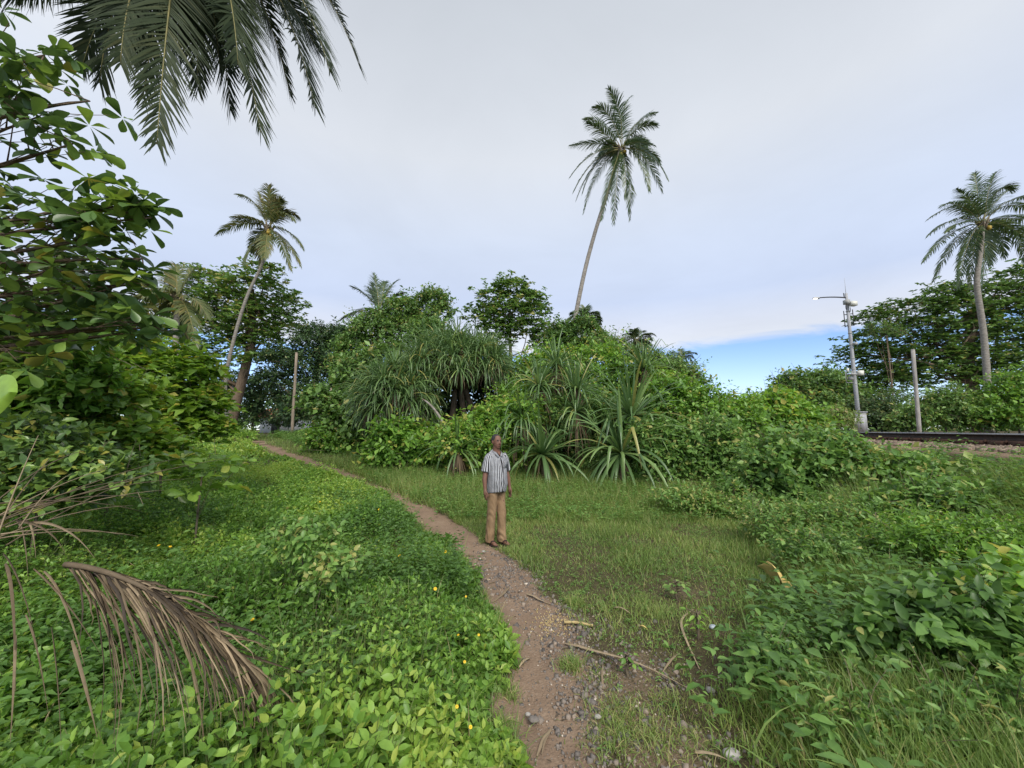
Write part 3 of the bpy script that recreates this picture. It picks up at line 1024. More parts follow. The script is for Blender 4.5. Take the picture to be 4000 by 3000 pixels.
# palm on the left by the path
palm('slender leaning coconut palm with yellowing fronds at the head of the path', [(1050, 880), (1046, 930), (1030, 1020), (1012, 1064), (979, 1121), (949, 1200), (920, 1300), (895, 1400), (880, 1480), (878, 1550), (888, 1640), (893, 1700)], 26,
     [(770, 420, 750, 235), (640, 380, 400, 340), (860, 400, 910, 420), (950, 460, 1100, 610), (560, 600, 340, 600), (450, 590, 150, 800), (560, 820, 470, 1150), (650, 860, 660, 1130),
      (1000, 690, 1150, 970), (900, 810, 1005, 1220), (980, 840, 1120, 1170), (600, 770, 560, 1010), (700, 480, 620, 300), (830, 520, 960, 520), (720, 880, 700, 1080)],
     (755, 720), 12, 0.95, 0.06, 56, M_FROND_Y, scale=0.3316, off=(800, 650), droop=0.32, r0=0.125, r1=0.085, coco=9, mean=0.42, )
# palm beyond the railway, cut by the frame
palm('coconut palm with kinked trunk standing beyond the railway line', [(3838, 870), (3825, 1022), (3812, 1098), (3821, 1161), (3833, 1233), (3842, 1296), (3855, 1450), (3862, 1600), (3866, 1690)], 27,
     [(760, 340, 730, 180), (830, 330, 930, 170), (950, 230, 1060, 340), (640, 360, 310, 600), (560, 400, 430, 480), (600, 590, 480, 720), (480, 680, 260, 1000), (520, 760, 350, 1180), (650, 720, 580, 1240),
      (700, 820, 690, 1230), (830, 880, 800, 1260), (860, 780, 880, 1020), (1000, 390, 1250, 400), (1050, 570, 1350, 640), (1100, 610, 1300, 900), (1000, 620, 1000, 960), (1150, 620, 1200, 1020), (1050, 360, 1250, 560),
      (720, 420, 560, 330), (560, 520, 300, 760), (900, 420, 1100, 300)],
     (800, 640), 13, 1.05, 0.066, 60, M_FROND, scale=0.422, off=(3500, 600), droop=0.3, r0=0.2, r1=0.14, coco=9, mean=0.5)
# younger palm behind the thicket on the left
palm('short coconut palm showing above the bushes behind the screw pine clump', [(270, 330), (262, 420), (255, 560)] and [(1483, 1217), (1478, 1290), (1475, 1420)], 30,
     [(262, 200, 235, 105), (320, 180, 370, 145), (190, 210, 115, 180), (180, 290, 45, 370), (190, 330, 110, 440), (340, 230, 415, 215), (230, 220, 200, 180), (290, 190, 300, 150), (340, 300, 400, 330), (240, 240, 225, 160)],
     (272, 320), 14, 1.0, 0.07, 46, M_FROND, scale=0.678, off=(1300, 1000), droop=0.25, r0=0.18, r1=0.14, coco=0, mean=0.35)
# palm half hidden behind the near almond tree
palm('coconut palm half hidden behind the big-leaved tree at left', [(693, 1165), (688, 1300), (684, 1500)], 20,
     [(1150, 300, 1140, 225), (1220, 300, 1250, 260), (1050, 330, 960, 420), (980, 400, 800, 480), (1000, 460, 880, 620), (1060, 480, 1000, 700), (1220, 450, 1270, 740), (1280, 400, 1340, 560), (1180, 480, 1200, 740), (1100, 300, 1060, 260)],
     (1150, 440), 15, 1.0, 0.07, 50, M_FROND_Y, scale=0.6027, off=(0, 900), droop=0.3, r0=0.17, r1=0.12, coco=4, mean=0.4)


def far_palm(label, px, py, base_py, Y, rpx, seed):
    rng = np.random.default_rng(seed)
    fr = []
    for i in range(16):
        a = i / 16 * 6.28 + rng.normal(0, 0.15)
        ex, ey = math.cos(a) * rpx, -math.sin(a) * rpx * 0.8 + rpx * 0.15
        fr.append((px + ex * 0.6, py + ey * 0.5 - rpx * 0.45, px + ex, py + ey))
    palm(label, [(px, py), (px + 2, (py + base_py) / 2), (px + 3, base_py)], Y, fr, (px, py), seed, 1.0, 0.10, 34, M_FROND, droop=0.3, coco=0, spread=2.2, rr=0.04)


far_palm('small distant palm peeping over the thicket beside the tall palm trunk', 2285, 1245, 1400, 45, 62, 21)
far_palm('distant palm with dark crown on the ridge of the thicket', 2485, 1330, 1450, 50, 62, 22)
far_palm('tiny distant palm silhouetted against the blue gap in the clouds', 2662, 1395, 1500, 75, 46, 23)

# great palm overhead, its trunk leaning in from outside the frame
rng = np.random.default_rng(41)
C = at(745, -330, 5.6)
root = thing('coconut_palm', 'overhead coconut palm whose dark fronds hang into the top left of the sky', 'palm tree', (-7.6, 0.8, float(height(-7.6, 0.8))))
palm_trunk(root, bez((-7.6, 0.8, 0.2), (-7.4, 3.2, 6.0), C - UP * 0.2, 12), 0.19, 0.13)
NEAR = [  # ctrl px, tip px, depth of ctrl, depth of tip
    (672, -200, 612, 612, 5.0, 4.7), (880, -240, 1018, 565, 5.2, 5.0), (1080, -220, 1232, 470, 5.6, 5.4), (1190, -330, 1408, 318, 6.2, 6.2), (450, -220, 388, 372, 5.2, 5.2),
    (430, -120, 322, 305, 6.2, 6.4), (260, -160, -140, 60, 4.6, 4.2), (1000, -200, 1135, 425, 6.2, 6.6), (770, -120, 772, 400, 6.6, 6.9), (900, -180, 930, 300, 4.9, 4.7),
    (1050, -160, 1245, 250, 6.4, 6.9), (600, -160, 520, 250, 6.2, 6.6), (820, -160, 860, 330, 6.0, 6.2), (560, -250, 250, -60, 5.8, 6.4), (700, -130, 700, 260, 5.9, 6.0),
    (1120, -280, 1290, 330, 5.0, 4.9), (500, -230, 470, 300, 4.9, 4.7), (330, -200, 60, 20, 5.6, 5.8),
    (640, -200, 560, 430, 6.3, 6.8), (840, -180, 900, 480, 6.4, 6.9)]
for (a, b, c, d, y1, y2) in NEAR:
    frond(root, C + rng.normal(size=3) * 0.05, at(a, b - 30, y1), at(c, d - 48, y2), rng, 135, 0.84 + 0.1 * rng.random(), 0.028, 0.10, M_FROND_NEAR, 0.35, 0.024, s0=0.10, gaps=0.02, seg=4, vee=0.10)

# ------------------------------------------------------------------ trees and thicket
plant('almond_tree', 'tall tiered almond tree behind the leaning palm at the head of the path', 'tree',
      [(1025, 1081, 95, 25), (814, 1111, 110, 35), (995, 1141, 140, 38), (723, 1190, 120, 38), (1115, 1201, 85, 32), (904, 1190, 130, 38), (753, 1250, 130, 42), (1025, 1250, 150, 38), (783, 1310, 120, 40),
       (964, 1300, 120, 36), (1115, 1310, 70, 28), (753, 1412, 90, 50), (874, 1370, 100, 38), (1025, 1350, 90, 28), (813, 1472, 90, 55), (1000, 1425, 80, 28), (660, 1350, 80, 70)],
      30, 2100, 0.5, 7, 0.36, 0.19, M_TREE, 101, style='ros', tpl=LEAF2, mean=0.66, sd=0.22, yellow=0.03, trunk=[(905, 1640, 30), (925, 1560, 30), (955, 1450, 30), (985, 1330, 30), (985, 1240, 30), (980, 1130, 30)], trunk_r=0.42,
      inner=0.5, fill=0.3, bark=M_BARK, twig_r=0.015)
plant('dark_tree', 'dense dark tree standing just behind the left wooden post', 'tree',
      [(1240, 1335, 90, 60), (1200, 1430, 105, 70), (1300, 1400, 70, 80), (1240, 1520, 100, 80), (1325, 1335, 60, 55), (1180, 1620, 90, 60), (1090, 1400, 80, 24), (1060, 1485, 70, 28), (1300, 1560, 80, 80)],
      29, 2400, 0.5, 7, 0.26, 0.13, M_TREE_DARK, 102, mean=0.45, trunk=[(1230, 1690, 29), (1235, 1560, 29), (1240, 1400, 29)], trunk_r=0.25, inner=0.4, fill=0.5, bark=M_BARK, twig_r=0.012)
plant('leafy_tree', 'light green leafy tree above the large screw pine clump', 'tree',
      [(1470, 1290, 100, 60), (1580, 1215, 85, 45), (1690, 1175, 58, 32), (1560, 1300, 120, 60), (1400, 1365, 70, 60), (1720, 1225, 50, 38), (1350, 1430, 60, 70), (1640, 1270, 70, 40)],
      22, 2000, 0.4, 7, 0.20, 0.11, M_TREE, 103, mean=0.55, yellow=0.03, trunk=[(1520, 1680, 22), (1530, 1500, 22), (1560, 1330, 22)], trunk_r=0.15, inner=0.45, fill=0.45, bark=M_BARK, twig_r=0.01)
plant('almond_tree', 'tiered almond tree with thin visible trunk in the middle of the skyline', 'tree',
      [(1990, 1130, 60, 24), (1930, 1170, 58, 26), (2060, 1180, 58, 28), (1880, 1235, 52, 24), (2000, 1230, 100, 32), (2100, 1225, 55, 28), (1940, 1290, 70, 30), (2060, 1290, 80, 32), (2140, 1335, 60, 36), (1960, 1340, 45, 22)],
      23, 900, 0.35, 7, 0.27, 0.15, M_TREE, 104, style='ros', mean=0.58, sd=0.22, trunk=[(1997, 1600, 23), (1995, 1400, 23), (1992, 1300, 23), (1990, 1180, 23)], trunk_r=0.13, inner=0.5, fill=0.25, bark=M_BARK, twig_r=0.01)
plant('leafy_tree', 'low spreading tree directly behind the tall palm trunk', 'tree',
      [(2190, 1315, 60, 46), (2275, 1285, 58, 34), (2335, 1335, 48, 38), (2200, 1380, 80, 48), (2290, 1370, 90, 45)],
      22, 900, 0.35, 7, 0.22, 0.12, M_TREE, 105, mean=0.52, trunk=[(2240, 1600, 22), (2245, 1440, 22), (2250, 1330, 22)], trunk_r=0.12, inner=0.45, fill=0.5, bark=M_BARK, twig_r=0.01)
plant('almond_tree', 'huge spreading almond tree with flat dark tiers beyond the railway', 'tree',
      [(3958, 1088, 70, 22), (3707, 1156, 80, 28), (3890, 1156, 110, 36), (3585, 1210, 110, 32), (3754, 1224, 130, 36), (3940, 1224, 120, 46), (3415, 1258, 85, 26), (3585, 1285, 120, 32), (3788, 1305, 140, 42),
       (3425, 1325, 85, 22), (3970, 1319, 110, 60), (3619, 1353, 100, 28), (3381, 1380, 85, 19), (3517, 1407, 110, 26), (3686, 1407, 110, 32), (3822, 1407, 110, 55), (3320, 1414, 65, 16), (3415, 1461, 100, 22),
       (3619, 1461, 120, 32), (3754, 1488, 90, 45), (3483, 1506, 120, 24), (3381, 1556, 80, 50), (3900, 1480, 110, 80), (4080, 1200, 120, 90), (4080, 1400, 120, 120)],
      36, 4300, 0.55, 7, 0.40, 0.21, M_TREE, 106, style='ros', mean=0.36, sd=0.25, yellow=0.02, trunk=[(3830, 1690, 36), (3810, 1560, 36), (3780, 1440, 36), (3790, 1300, 36), (3830, 1180, 36)], trunk_r=0.55,
      inner=0.5, fill=0.35, bark=M_BARK, twig_r=0.02)
plant('slender_tree', 'slender tree with bare pinkish stem between lamp pole and concrete post', 'tree',
      [(3455, 1300, 70, 22), (3430, 1285, 50, 18), (3480, 1560, 60, 40)],
      29, 260, 0.4, 6, 0.2, 0.08, M_TREE, 107, trunk=[(3500, 1640, 29), (3490, 1560, 29), (3476, 1430, 29), (3463, 1310, 29)], trunk_r=0.075, bark=M_BARK, fill=0.2, twig_r=0.012)

# undergrowth behind everything
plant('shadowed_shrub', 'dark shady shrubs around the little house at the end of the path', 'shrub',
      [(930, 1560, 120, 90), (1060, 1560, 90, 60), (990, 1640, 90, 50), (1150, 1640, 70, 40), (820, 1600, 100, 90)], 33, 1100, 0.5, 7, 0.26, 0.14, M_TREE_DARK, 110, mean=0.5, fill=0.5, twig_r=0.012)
for i, (lab, bl, Y, n, sh, ll, lw, mt, mean, extra) in enumerate([
    ('vine-covered mound of bright leaves behind the upright screw pines', [(2150, 1430, 110, 62), (2330, 1430, 130, 72), (2480, 1490, 120, 70), (2060, 1480, 90, 70), (2250, 1520, 160, 90), (2420, 1580, 150, 90)], 16.5, 2300, 0.3, 7, 0.125, M_BUSH, 0.6, {}),
    ('feathery light green shrub under the dark distant palm', [(2550, 1425, 65, 32), (2620, 1455, 55, 34), (2680, 1500, 65, 45), (2590, 1490, 120, 65), (2440, 1395, 48, 30), (2380, 1360, 52, 32)], 18, 1300, 0.42, 9, 0.10, M_TREE, 0.62, {}),
    ('tangled vine-hung bush sloping down to the blue sky gap', [(2760, 1620, 110, 75), (2690, 1660, 150, 100), (2850, 1680, 110, 75), (2620, 1560, 100, 75), (2900, 1650, 70, 50)], 14, 2000, 0.32, 7, 0.115, M_BUSH, 0.48, {}),
    ('bright green bush in front of the screw pine clump, behind the man', [(1850, 1720, 150, 70), (1950, 1660, 110, 75), (1790, 1780, 90, 50), (1930, 1770, 120, 60), (2040, 1640, 80, 70)], 12.6, 2000, 0.26, 7, 0.105, M_BUSH, 0.66, {}),
    ('loose shrub with pale heart-shaped leaves under the screw pine clump', [(1560, 1740, 105, 75), (1510, 1800, 80, 40), (1640, 1780, 70, 50)], 13.2, 900, 0.3, 6, 0.15, M_BUSH, 0.5, {}),
    ('dark shrub with pale young leaves beside the thin pole', [(1400, 1620, 80, 85), (1340, 1700, 85, 60), (1310, 1600, 75, 50), (1235, 1560, 40, 36), (1420, 1730, 80, 40)], 17.5, 1300, 0.34, 6, 0.19, M_TREE, 0.52, {}),
    ('low mound of green weeds at the foot of the wooden post', [(1270, 1715, 75, 32), (1330, 1760, 90, 32)], 17, 600, 0.25, 6, 0.13, M_BUSH, 0.5, {}),
    ('bush of small pointed leaves and dry flower heads right of the screw pines', [(2640, 1800, 130, 100), (2790, 1770, 130, 110), (2530, 1870, 90, 40), (2560, 1740, 90, 80), (2720, 1890, 140, 50)], 11.2, 2600, 0.26, 7, 0.10, M_WEED, 0.55, {}),
    ('leafy green bush in front of the railway embankment', [(3060, 1860, 150, 100), (3230, 1830, 170, 85), (3360, 1880, 140, 65), (2960, 1940, 110, 55), (3170, 1940, 180, 60), (3180, 1760, 90, 50), (3040, 1790, 60, 60), (3290, 1790, 90, 45)], 8.6, 2900, 0.24, 8, 0.105, M_WEED, 0.6, {}),
    ('shrub with yellowish palmate leaves in front of the distant treetops', [(2890, 1625, 100, 50), (3040, 1590, 85, 45), (2970, 1650, 140, 55), (3120, 1650, 90, 45)], 17, 1200, 0.36, 7, 0.17, M_BUSH, 0.58, {}),
    ('rounded green treetops left of the lamp pole', [(3100, 1505, 75, 40), (3220, 1500, 95, 44), (3150, 1570, 150, 60), (3285, 1560, 85, 70), (3060, 1600, 100, 50)], 30, 1500, 0.45, 7, 0.22, M_TREE, 0.58, {}),
    ('olive weedy shrub on the far side of the rails by the lamp pole', [(3180, 1645, 100, 36), (3270, 1640, 70, 36), (3100, 1660, 70, 24)], 24, 700, 0.3, 7, 0.12, M_GRASS, 0.5, {}),
    ('bright green hedge-like shrub behind the concrete post', [(3690, 1600, 115, 75), (3570, 1640, 80, 45), (3800, 1630, 110, 60)], 25, 1300, 0.36, 7, 0.17, M_TREE, 0.6, {}),
    ('sunlit green shrub at right edge beyond the rails', [(3950, 1540, 90, 80), (3900, 1620, 110, 70), (4050, 1600, 100, 100)], 24, 1200, 0.36, 7, 0.17, M_BUSH, 0.5, {}),
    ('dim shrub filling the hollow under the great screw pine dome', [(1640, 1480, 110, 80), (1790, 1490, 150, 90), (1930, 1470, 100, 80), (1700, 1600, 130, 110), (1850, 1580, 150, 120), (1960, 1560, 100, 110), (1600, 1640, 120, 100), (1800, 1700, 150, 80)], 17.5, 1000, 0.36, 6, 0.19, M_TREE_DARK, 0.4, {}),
    ('dim undergrowth between the upright screw pines', [(2080, 1640, 110, 90), (2230, 1660, 120, 110), (2380, 1680, 120, 100), (2160, 1780, 130, 60), (2330, 1790, 130, 60), (2480, 1720, 110, 90)], 13.9, 1500, 0.3, 6, 0.13, M_WEED, 0.35, {}),
    ('green scrub behind the tangled vine-hung bush', [(2560, 1610, 120, 80), (2680, 1600, 90, 60), (2440, 1640, 110, 90)], 16.5, 1000, 0.32, 7, 0.14, M_BUSH, 0.45, {}),
    ('weedy scrub rising up the embankment under the right palm', [(3540, 1840, 110, 36), (3420, 1950, 120, 50), (3640, 1890, 100, 30)], 8.0, 700, 0.2, 7, 0.10, M_WEED, 0.7, {}),
    ('green scrub closing the gap behind the lower screw pine clump', [(1420, 1450, 90, 70), (1520, 1400, 80, 60), (1680, 1310, 70, 60), (1400, 1530, 70, 80)], 18.5, 700, 0.34, 7, 0.17, M_TREE, 0.55, {}),
    ('dark green shrub under the huge almond tree beside the cabinet', [(3400, 1620, 110, 55), (3480, 1650, 80, 40)], 28, 700, 0.36, 7, 0.17, M_TREE_DARK, 0.6, {}),
]):
    plant('bush', lab, 'bush', bl, Y, int(n * 0.96), sh, ll, lw * 1.28, lw * 0.71, mt, 200 + i, mean=mean, yellow=0.02, trunk_r=0.05, fill=0.6, zmin=-0.6, lump=0.55, inner=0.5, twig_r=0.005 * Y / 12, crown='foliage')

# ------------------------------------------------------------------ screw pines (pandanus)
def blade_paths(rng, C, axis, n, L, bend, lo=-0.35, hi=1.45, kink=0.12, m=8, r0=0.06):
    """centre lines of sword-like blades spiralling out of one head"""
    C = np.asarray(C, float); axis = unit(axis)
    a = unit(np.cross(axis, [0.3, 0.9, 0.1])); b = np.cross(axis, a)
    i = np.arange(n)
    ph = i * 2.39996 + rng.normal(0, 0.15, n)
    el = hi - (hi - lo) * (i / n) ** 0.8 + rng.normal(0, 0.12, n)
    out = a * np.cos(ph)[:, None] + b * np.sin(ph)[:, None]
    d = unit(out * np.cos(el)[:, None] + axis * np.sin(el)[:, None])
    Ls = L * (0.7 + 0.45 * rng.random(n))
    p = C + out * r0
    pts = [p]
    bd = bend * (0.6 + 0.8 * rng.random(n)) * (0.55 + 0.9 * (i / n))
    kk = np.where(rng.random(n) < kink, rng.integers(3, m - 1, n), 99)
    for j in range(m):
        p = p + d * (Ls / m)[:, None]
        pts.append(p)
        d = unit(d - UP * (bd * (0.4 + 1.2 * j / m))[:, None] - UP * np.where(kk == j, 1.6, 0)[:, None])
    P = np.stack(pts, 1)
    P[..., 2] = np.maximum(P[..., 2], height(P[..., 0], P[..., 1]) + 0.02)
    t = unit(np.gradient(P, axis=1))
    side = unit(np.cross(t, UP + 1e-3 * out[:, None, :] + 0.25 * rng.normal(size=(n, 1, 3))))
    return P, side


def rosette_mesh(rng, C, axis, n, L, w, bend, mean=0.5, lo=-0.35, fold=0.22, kink=0.12):
    mb = MB()
    P, sd_ = blade_paths(rng, C, axis, n, L, bend, lo, kink=kink)
    W = w * np.interp(np.linspace(0, 1, P.shape[1]), [0, 0.15, 0.5, 0.85, 1], [0.8, 1, 0.85, 0.5, 0.04])[None] * (0.8 + 0.4 * rng.random((n, 1)))
    tn = np.clip(rng.normal(mean, 0.17, n), 0, 0.92)
    tn[rng.random(n) < 0.04] = 0.99
    mb.ribbons(P, W, sd_, tn, fold)
    return mb


def dry_skirt(rng, mb, C, n, L, w):
    """dead blades hanging straight down under a head"""
    a = rng.random(n) * 6.28
    p0 = np.asarray(C) + np.stack([np.cos(a) * 0.1, np.sin(a) * 0.1, np.full(n, -0.05)], 1)
    o = np.stack([np.cos(a), np.sin(a), np.zeros(n)], 1)
    Ls = L * (0.5 + 0.7 * rng.random(n))
    pts = [p0]
    for f, q in ((0.15, 0.35), (0.45, 0.5), (0.75, 0.55), (1.0, 0.5)):
        pts.append(p0 + o * (q * 0.55 * Ls * min(1, f * 1.4))[:, None] - UP * (Ls * f)[:, None])
    P = np.stack(pts, 1)
    P[..., 2] = np.maximum(P[..., 2], height(P[..., 0], P[..., 1]) + 0.02)
    W = np.broadcast_to(np.array([0.8, 1, 0.9, 0.6, 0.1]) * w, (n, 5)).copy()
    mb.ribbons(P, W, np.repeat(unit(np.cross(o, UP))[:, None], 5, 1), rng.random(n), 0.15)


rng = np.random.default_rng(51)
CLUMPS = [
    ('great dome of arching screw pine heads at the upper middle of the thicket', 15.0, (1790, 1455), 208, 150, 44, -0.2, [(1845, 1640), (1730, 1660), (1930, 1640)]),
    ('lower rounded screw pine clump with drooping ribbon leaves beside the path', 13.6, (1545, 1545), 140, 125, 30, -0.55, [(1470, 1720), (1560, 1720), (1640, 1700)])]
for lab, Y, mid, crx, cry, nh, zlo, feet in CLUMPS:
    Cm = at(*mid, Y + 0.9)
    f0 = at(feet[0][0], feet[0][1], Y + 0.8)
    base = np.array([f0[0], f0[1], float(height(f0[0], f0[1]))])
    root = thing('screw_pine', lab, 'screw pine', base, 'screw pines in the thicket')
    tb, db = MB(), MB()
    fts = []
    for fx, fy in feet:
        p = at(fx, fy, Y + 0.8); p[2] = float(height(p[0], p[1])) - 0.05
        fts.append(p)
        tb.tube(bez(p, (p + Cm) / 2 + rng.normal(size=3) * 0.15, Cm + (p - Cm) * 0.2, 7), np.linspace(0.16, 0.11, 7), 7)
    i = 0
    heads = []
    while len(heads) < nh:
        z = 1 - (1 - zlo) * ((i % (nh * 2) + 0.5) / (nh * 1.45))
        ph = i * 2.39996
        i += 1
        if z < zlo or i > 400:
            continue
        r_ = math.sqrt(max(0, 1 - z * z))
        if r_ * math.sin(ph) > 0.45:                            # few heads on the far side
            continue
        heads.append((math.cos(ph) * r_, math.sin(ph) * r_, z))
        if i > 300:
            break
    for hx, hy, hz_ in heads:
        k_ = 0.78 + 0.3 * rng.random()
        H = Cm + np.array([hx * crx * pm(Y), hy * crx * pm(Y) * 0.9, hz_ * cry * pm(Y)]) * k_
        axis = unit(np.array([hx, hy, hz_]) * 0.9 + UP * 0.8)
        j = fts[int(rng.integers(0, len(fts)))]
        tb.tube(bez(Cm + (j - Cm) * 0.2, (Cm + H) / 2 - UP * 0.1, H, 5), np.linspace(0.1, 0.06, 5), 6)
        rosette_mesh(rng, H, axis, 58, 0.98, 0.048, 0.30, 0.52, lo=-0.55).build('leaf_head', M_PAND, root)
        dry_skirt(rng, db, H, 12, 0.8, 0.04)
    tb.build('trunk', M_BARK, root)
    db.build('dead_leaf_skirt', M_PAND_DRY, root)

PINES = [  # label, depth, heads (px, py, dY, blades, length, width, bend, lo)
    ('tall screw pine with two dark leaf heads, left one of the upright group', 12.9, [(2105, 1503, 0, 44, 1.05, 0.055, 0.22, -0.8), (2175, 1425, 0.4, 38, 1.0, 0.055, 0.20, -0.7)], (2150, 1700)),
    ('screw pine with drooping pale-edged leaves directly behind the man', 12.2, [(2040, 1640, 0, 42, 1.2, 0.05, 0.42, -0.6)], (2060, 1780)),
    ('screw pine with a spiky head above a drooping dark head', 12.6, [(2253, 1520, 0.3, 40, 1.15, 0.05, 0.10, -0.1), (2253, 1605, -0.2, 44, 1.0, 0.055, 0.26, -0.9)], (2262, 1760)),
    ('low young screw pine with broad arching leaves at the grass edge, nearer the man', 11.4, [(2118, 1775, 0, 34, 1.25, 0.085, 0.20, -0.5)], (2118, 1835)),
    ('large upright screw pine with long sword leaves, right of the group', 12.3, [(2468, 1625, 0, 46, 1.6, 0.075, 0.13, -0.25)], (2462, 1780)),
    ('low screw pine with very long arching leaves at the grass edge, right of the group', 11.2, [(2424, 1770, 0, 44, 1.55, 0.085, 0.20, -0.5)], (2424, 1850)),
    ('screw pine head poking out of the mound above the upright group', 15.5, [(2515, 1440, 0, 30, 1.2, 0.07, 0.12, 0.0)], (2515, 1620)),
    ('half-buried screw pine leaning out of the bright bush beside the man', 11.9, [(1790, 1760, 0, 26, 1.0, 0.05, 0.22, -0.3)], (1800, 1830)),
]
PINES = [(a, b, [(h[0], h[1], h[2], int(h[3] * 1.75)) + (h[4] * 1.18,) + h[5:] for h in c], d) for a, b, c, d in PINES]
for lab, Y, heads, foot in PINES:
    p = at(*foot, Y + 0.15)
    p[2] = float(height(p[0], p[1]))
    root = thing('screw_pine', lab, 'screw pine', p, 'screw pines in the thicket')
    for hx, hy, dy, nb, L, w, bend, lo in heads:
        H = at(hx, hy, Y + dy)
        tb = MB()
        tb.tube(bez(p - UP * 0.05, (p + H) / 2 + rng.normal(size=3) * 0.05, H, 5), np.linspace(0.085, 0.05, 5), 6)
        st = tb.build('stem', M_BARK, root)
        P, sd_ = blade_paths(rng, H, unit(np.array([0.1 * rng.normal(), -0.15, 1])), int(nb), L * 1.08, bend * 1.35, lo, kink=0.2)
        W = 1.15 * w * np.interp(np.linspace(0, 1, P.shape[1]), [0, 0.15, 0.5, 0.85, 1], [0.8, 1, 0.85, 0.5, 0.04])[None]
        for i in range(nb):
            mb = MB()
            tn = 0.99 if rng.random() < 0.05 else float(np.clip(rng.normal(0.5, 0.18), 0, 0.92))
            mb.ribbons(P[i:i + 1], W, sd_[i:i + 1], tn, 0.24)
            mb.build('blade', M_PAND, st)
        mb = MB(); dry_skirt(rng, mb, H, 40, min(1.3, H[2] - p[2] + 0.2), 0.045)
        mb.build('dead_leaf_skirt', M_PAND_DRY, root)

plant('bush', 'leafy vines climbing between the two low screw pines', 'bush', [(2230, 1700, 70, 80), (2290, 1800, 80, 36), (2180, 1620, 50, 60), (2330, 1620, 60, 70)], 12.9, 700, 0.25, 7, 0.10, 0.055, M_WEED, 311,
      mean=0.6, yellow=0.02, trunk_r=0.03, fill=0.6, twig_r=0.005, crown='foliage', lump=0.5, inner=0.5)
plant('bush', 'creeper-hung scrub left of the tall screw pine heads', 'bush', [(2000, 1560, 60, 60), (2070, 1580, 60, 60), (2150, 1600, 50, 50), (2040, 1740, 60, 50)], 13.3, 700, 0.25, 7, 0.10, 0.055, M_BUSH, 312,
      mean=0.6, yellow=0.02, trunk_r=0.03, fill=0.6, twig_r=0.005, crown='foliage', lump=0.5, inner=0.5)

# ------------------------------------------------------------------ near almond tree on the left edge
rng = np.random.default_rng(61)
NT = [((120, 215, 100, 42), 3.5), ((280, 395, 130, 40), 3.5), ((80, 330, 90, 40), 3.3), ((60, 470, 100, 70), 3.4), ((240, 560, 90, 42), 3.5), ((300, 775, 170, 38), 3.6), ((470, 790, 110, 38), 3.7), ((560, 850, 55, 45), 3.7),
      ((90, 850, 110, 60), 3.5), ((340, 920, 180, 50), 3.7), ((510, 1010, 80, 42), 3.8), ((330, 1120, 210, 60), 3.9), ((100, 1060, 140, 90), 3.7), ((540, 1110, 80, 40), 3.9), ((570, 1280, 75, 40), 4.0), ((420, 1300, 150, 65), 4.1),
      ((200, 1270, 180, 100), 4.0), ((60, 1380, 100, 100), 3.9), ((-160, 800, 150, 300), 3.9), ((260, 1060, 200, 100), 4.6), ((120, 1210, 220, 120), 4.7), ((300, 1230, 180, 90), 4.6)]
blobs = [pxblob(b + (0.0, 0.34), Y) for b, Y in NT]
base = np.array([-6.0, 3.9, float(height(-6.0, 3.9))])
root = thing('almond_tree', 'big-leaved almond tree reaching in from the left edge', 'tree', base)
P, O = blob_points(rng, blobs, 285, 0.8, -0.7, 0.25, 0.9)
n = len(P)
K = 7
D = unit(O * 0.6 + UP * 0.3 + rng.normal(size=(n, 3)) * 0.5 + np.array([0.35, -0.1, 0]))
tip = P + D * 0.1
a1 = unit(np.cross(UP + rng.normal(size=(n, 3)) * 0.4, rand_unit(rng, n))); b1 = unit(np.cross(UP + rng.normal(size=(n, 3)) * 0.3, a1))
lp, ld, ln, lL, lt = [], [], [], [], []
cl_tone = rng.normal(0.48, 0.2, n)
for j in range(K):
    a = j * 6.283 / K + rng.random(n) * 0.9
    s = a1 * np.cos(a)[:, None] + b1 * np.sin(a)[:, None]
    d = unit(s + UP * (0.25 - 0.9 * rng.random(n))[:, None])
    lp.append(tip + d * 0.015); ld.append(d); ln.append(unit(UP + rng.normal(size=(n, 3)) * 0.4))
    lL.append(0.20 * (0.5 + 0.65 * rng.random(n)))
    t = np.clip(cl_tone + rng.normal(0, 0.14, n), 0, 0.93); t[rng.random(n) < 0.008] = 1.0
    lt.append(t)
lp, ld, ln, lL, lt = (np.concatenate(x) for x in (lp, ld, ln, lL, lt))
# photograph position of each leaf, to build the 300 that show largest one by one
cv = lp - CAM
dep = cv @ FW
lx = 2000 + FPX * (cv @ RT) / dep; ly = 1500 - FPX * (cv @ UPV) / dep
score = np.where((lx > -60) & (lx < 4000), lL / dep, 0) * np.where(np.abs(ld @ FW) < 0.7, 1, 0.5)
order = np.argsort(-score)
big, rest = order[:300], order[300:]
mb = MB(); mb.inst(OB_FINE, lp[rest], ld[rest], ln[rest], lL[rest], lL[rest] * 0.52, lt[rest])
tag(mb.build('leaves', M_ALMOND, root, smooth=True), kind='stuff')
leaf_meshes = []
for tn in (0.1, 0.25, 0.4, 0.5, 0.65, 0.85, 1.0):
    m_ = MB(); m_.inst(OB_FINE, np.zeros((1, 3)), np.array([[1.0, 0, 0]]), np.array([[0, 0, 1.0]]), 1.0, 0.52, tn)
    me = m_.mesh('leaf', smooth=True); me.materials.append(M_ALMOND); leaf_meshes.append((tn, me))


def leaf_object(root, p, d, nrm, L, tn, meshes, name='leaf'):
    me = min(meshes, key=lambda q: abs(q[0] - tn))[1]
    o = link(name, me, root)
    x = unit(d); y = unit(np.cross(nrm, x)); z = np.cross(x, y)
    M = Matrix(((x[0], y[0], z[0], 0), (x[1], y[1], z[1], 0), (x[2], y[2], z[2], 0), (0, 0, 0, 1)))
    o.matrix_local = Matrix.Translation(Vector(p - np.array(root['_org']))) @ M @ Matrix.Scale(L, 4)
    return o


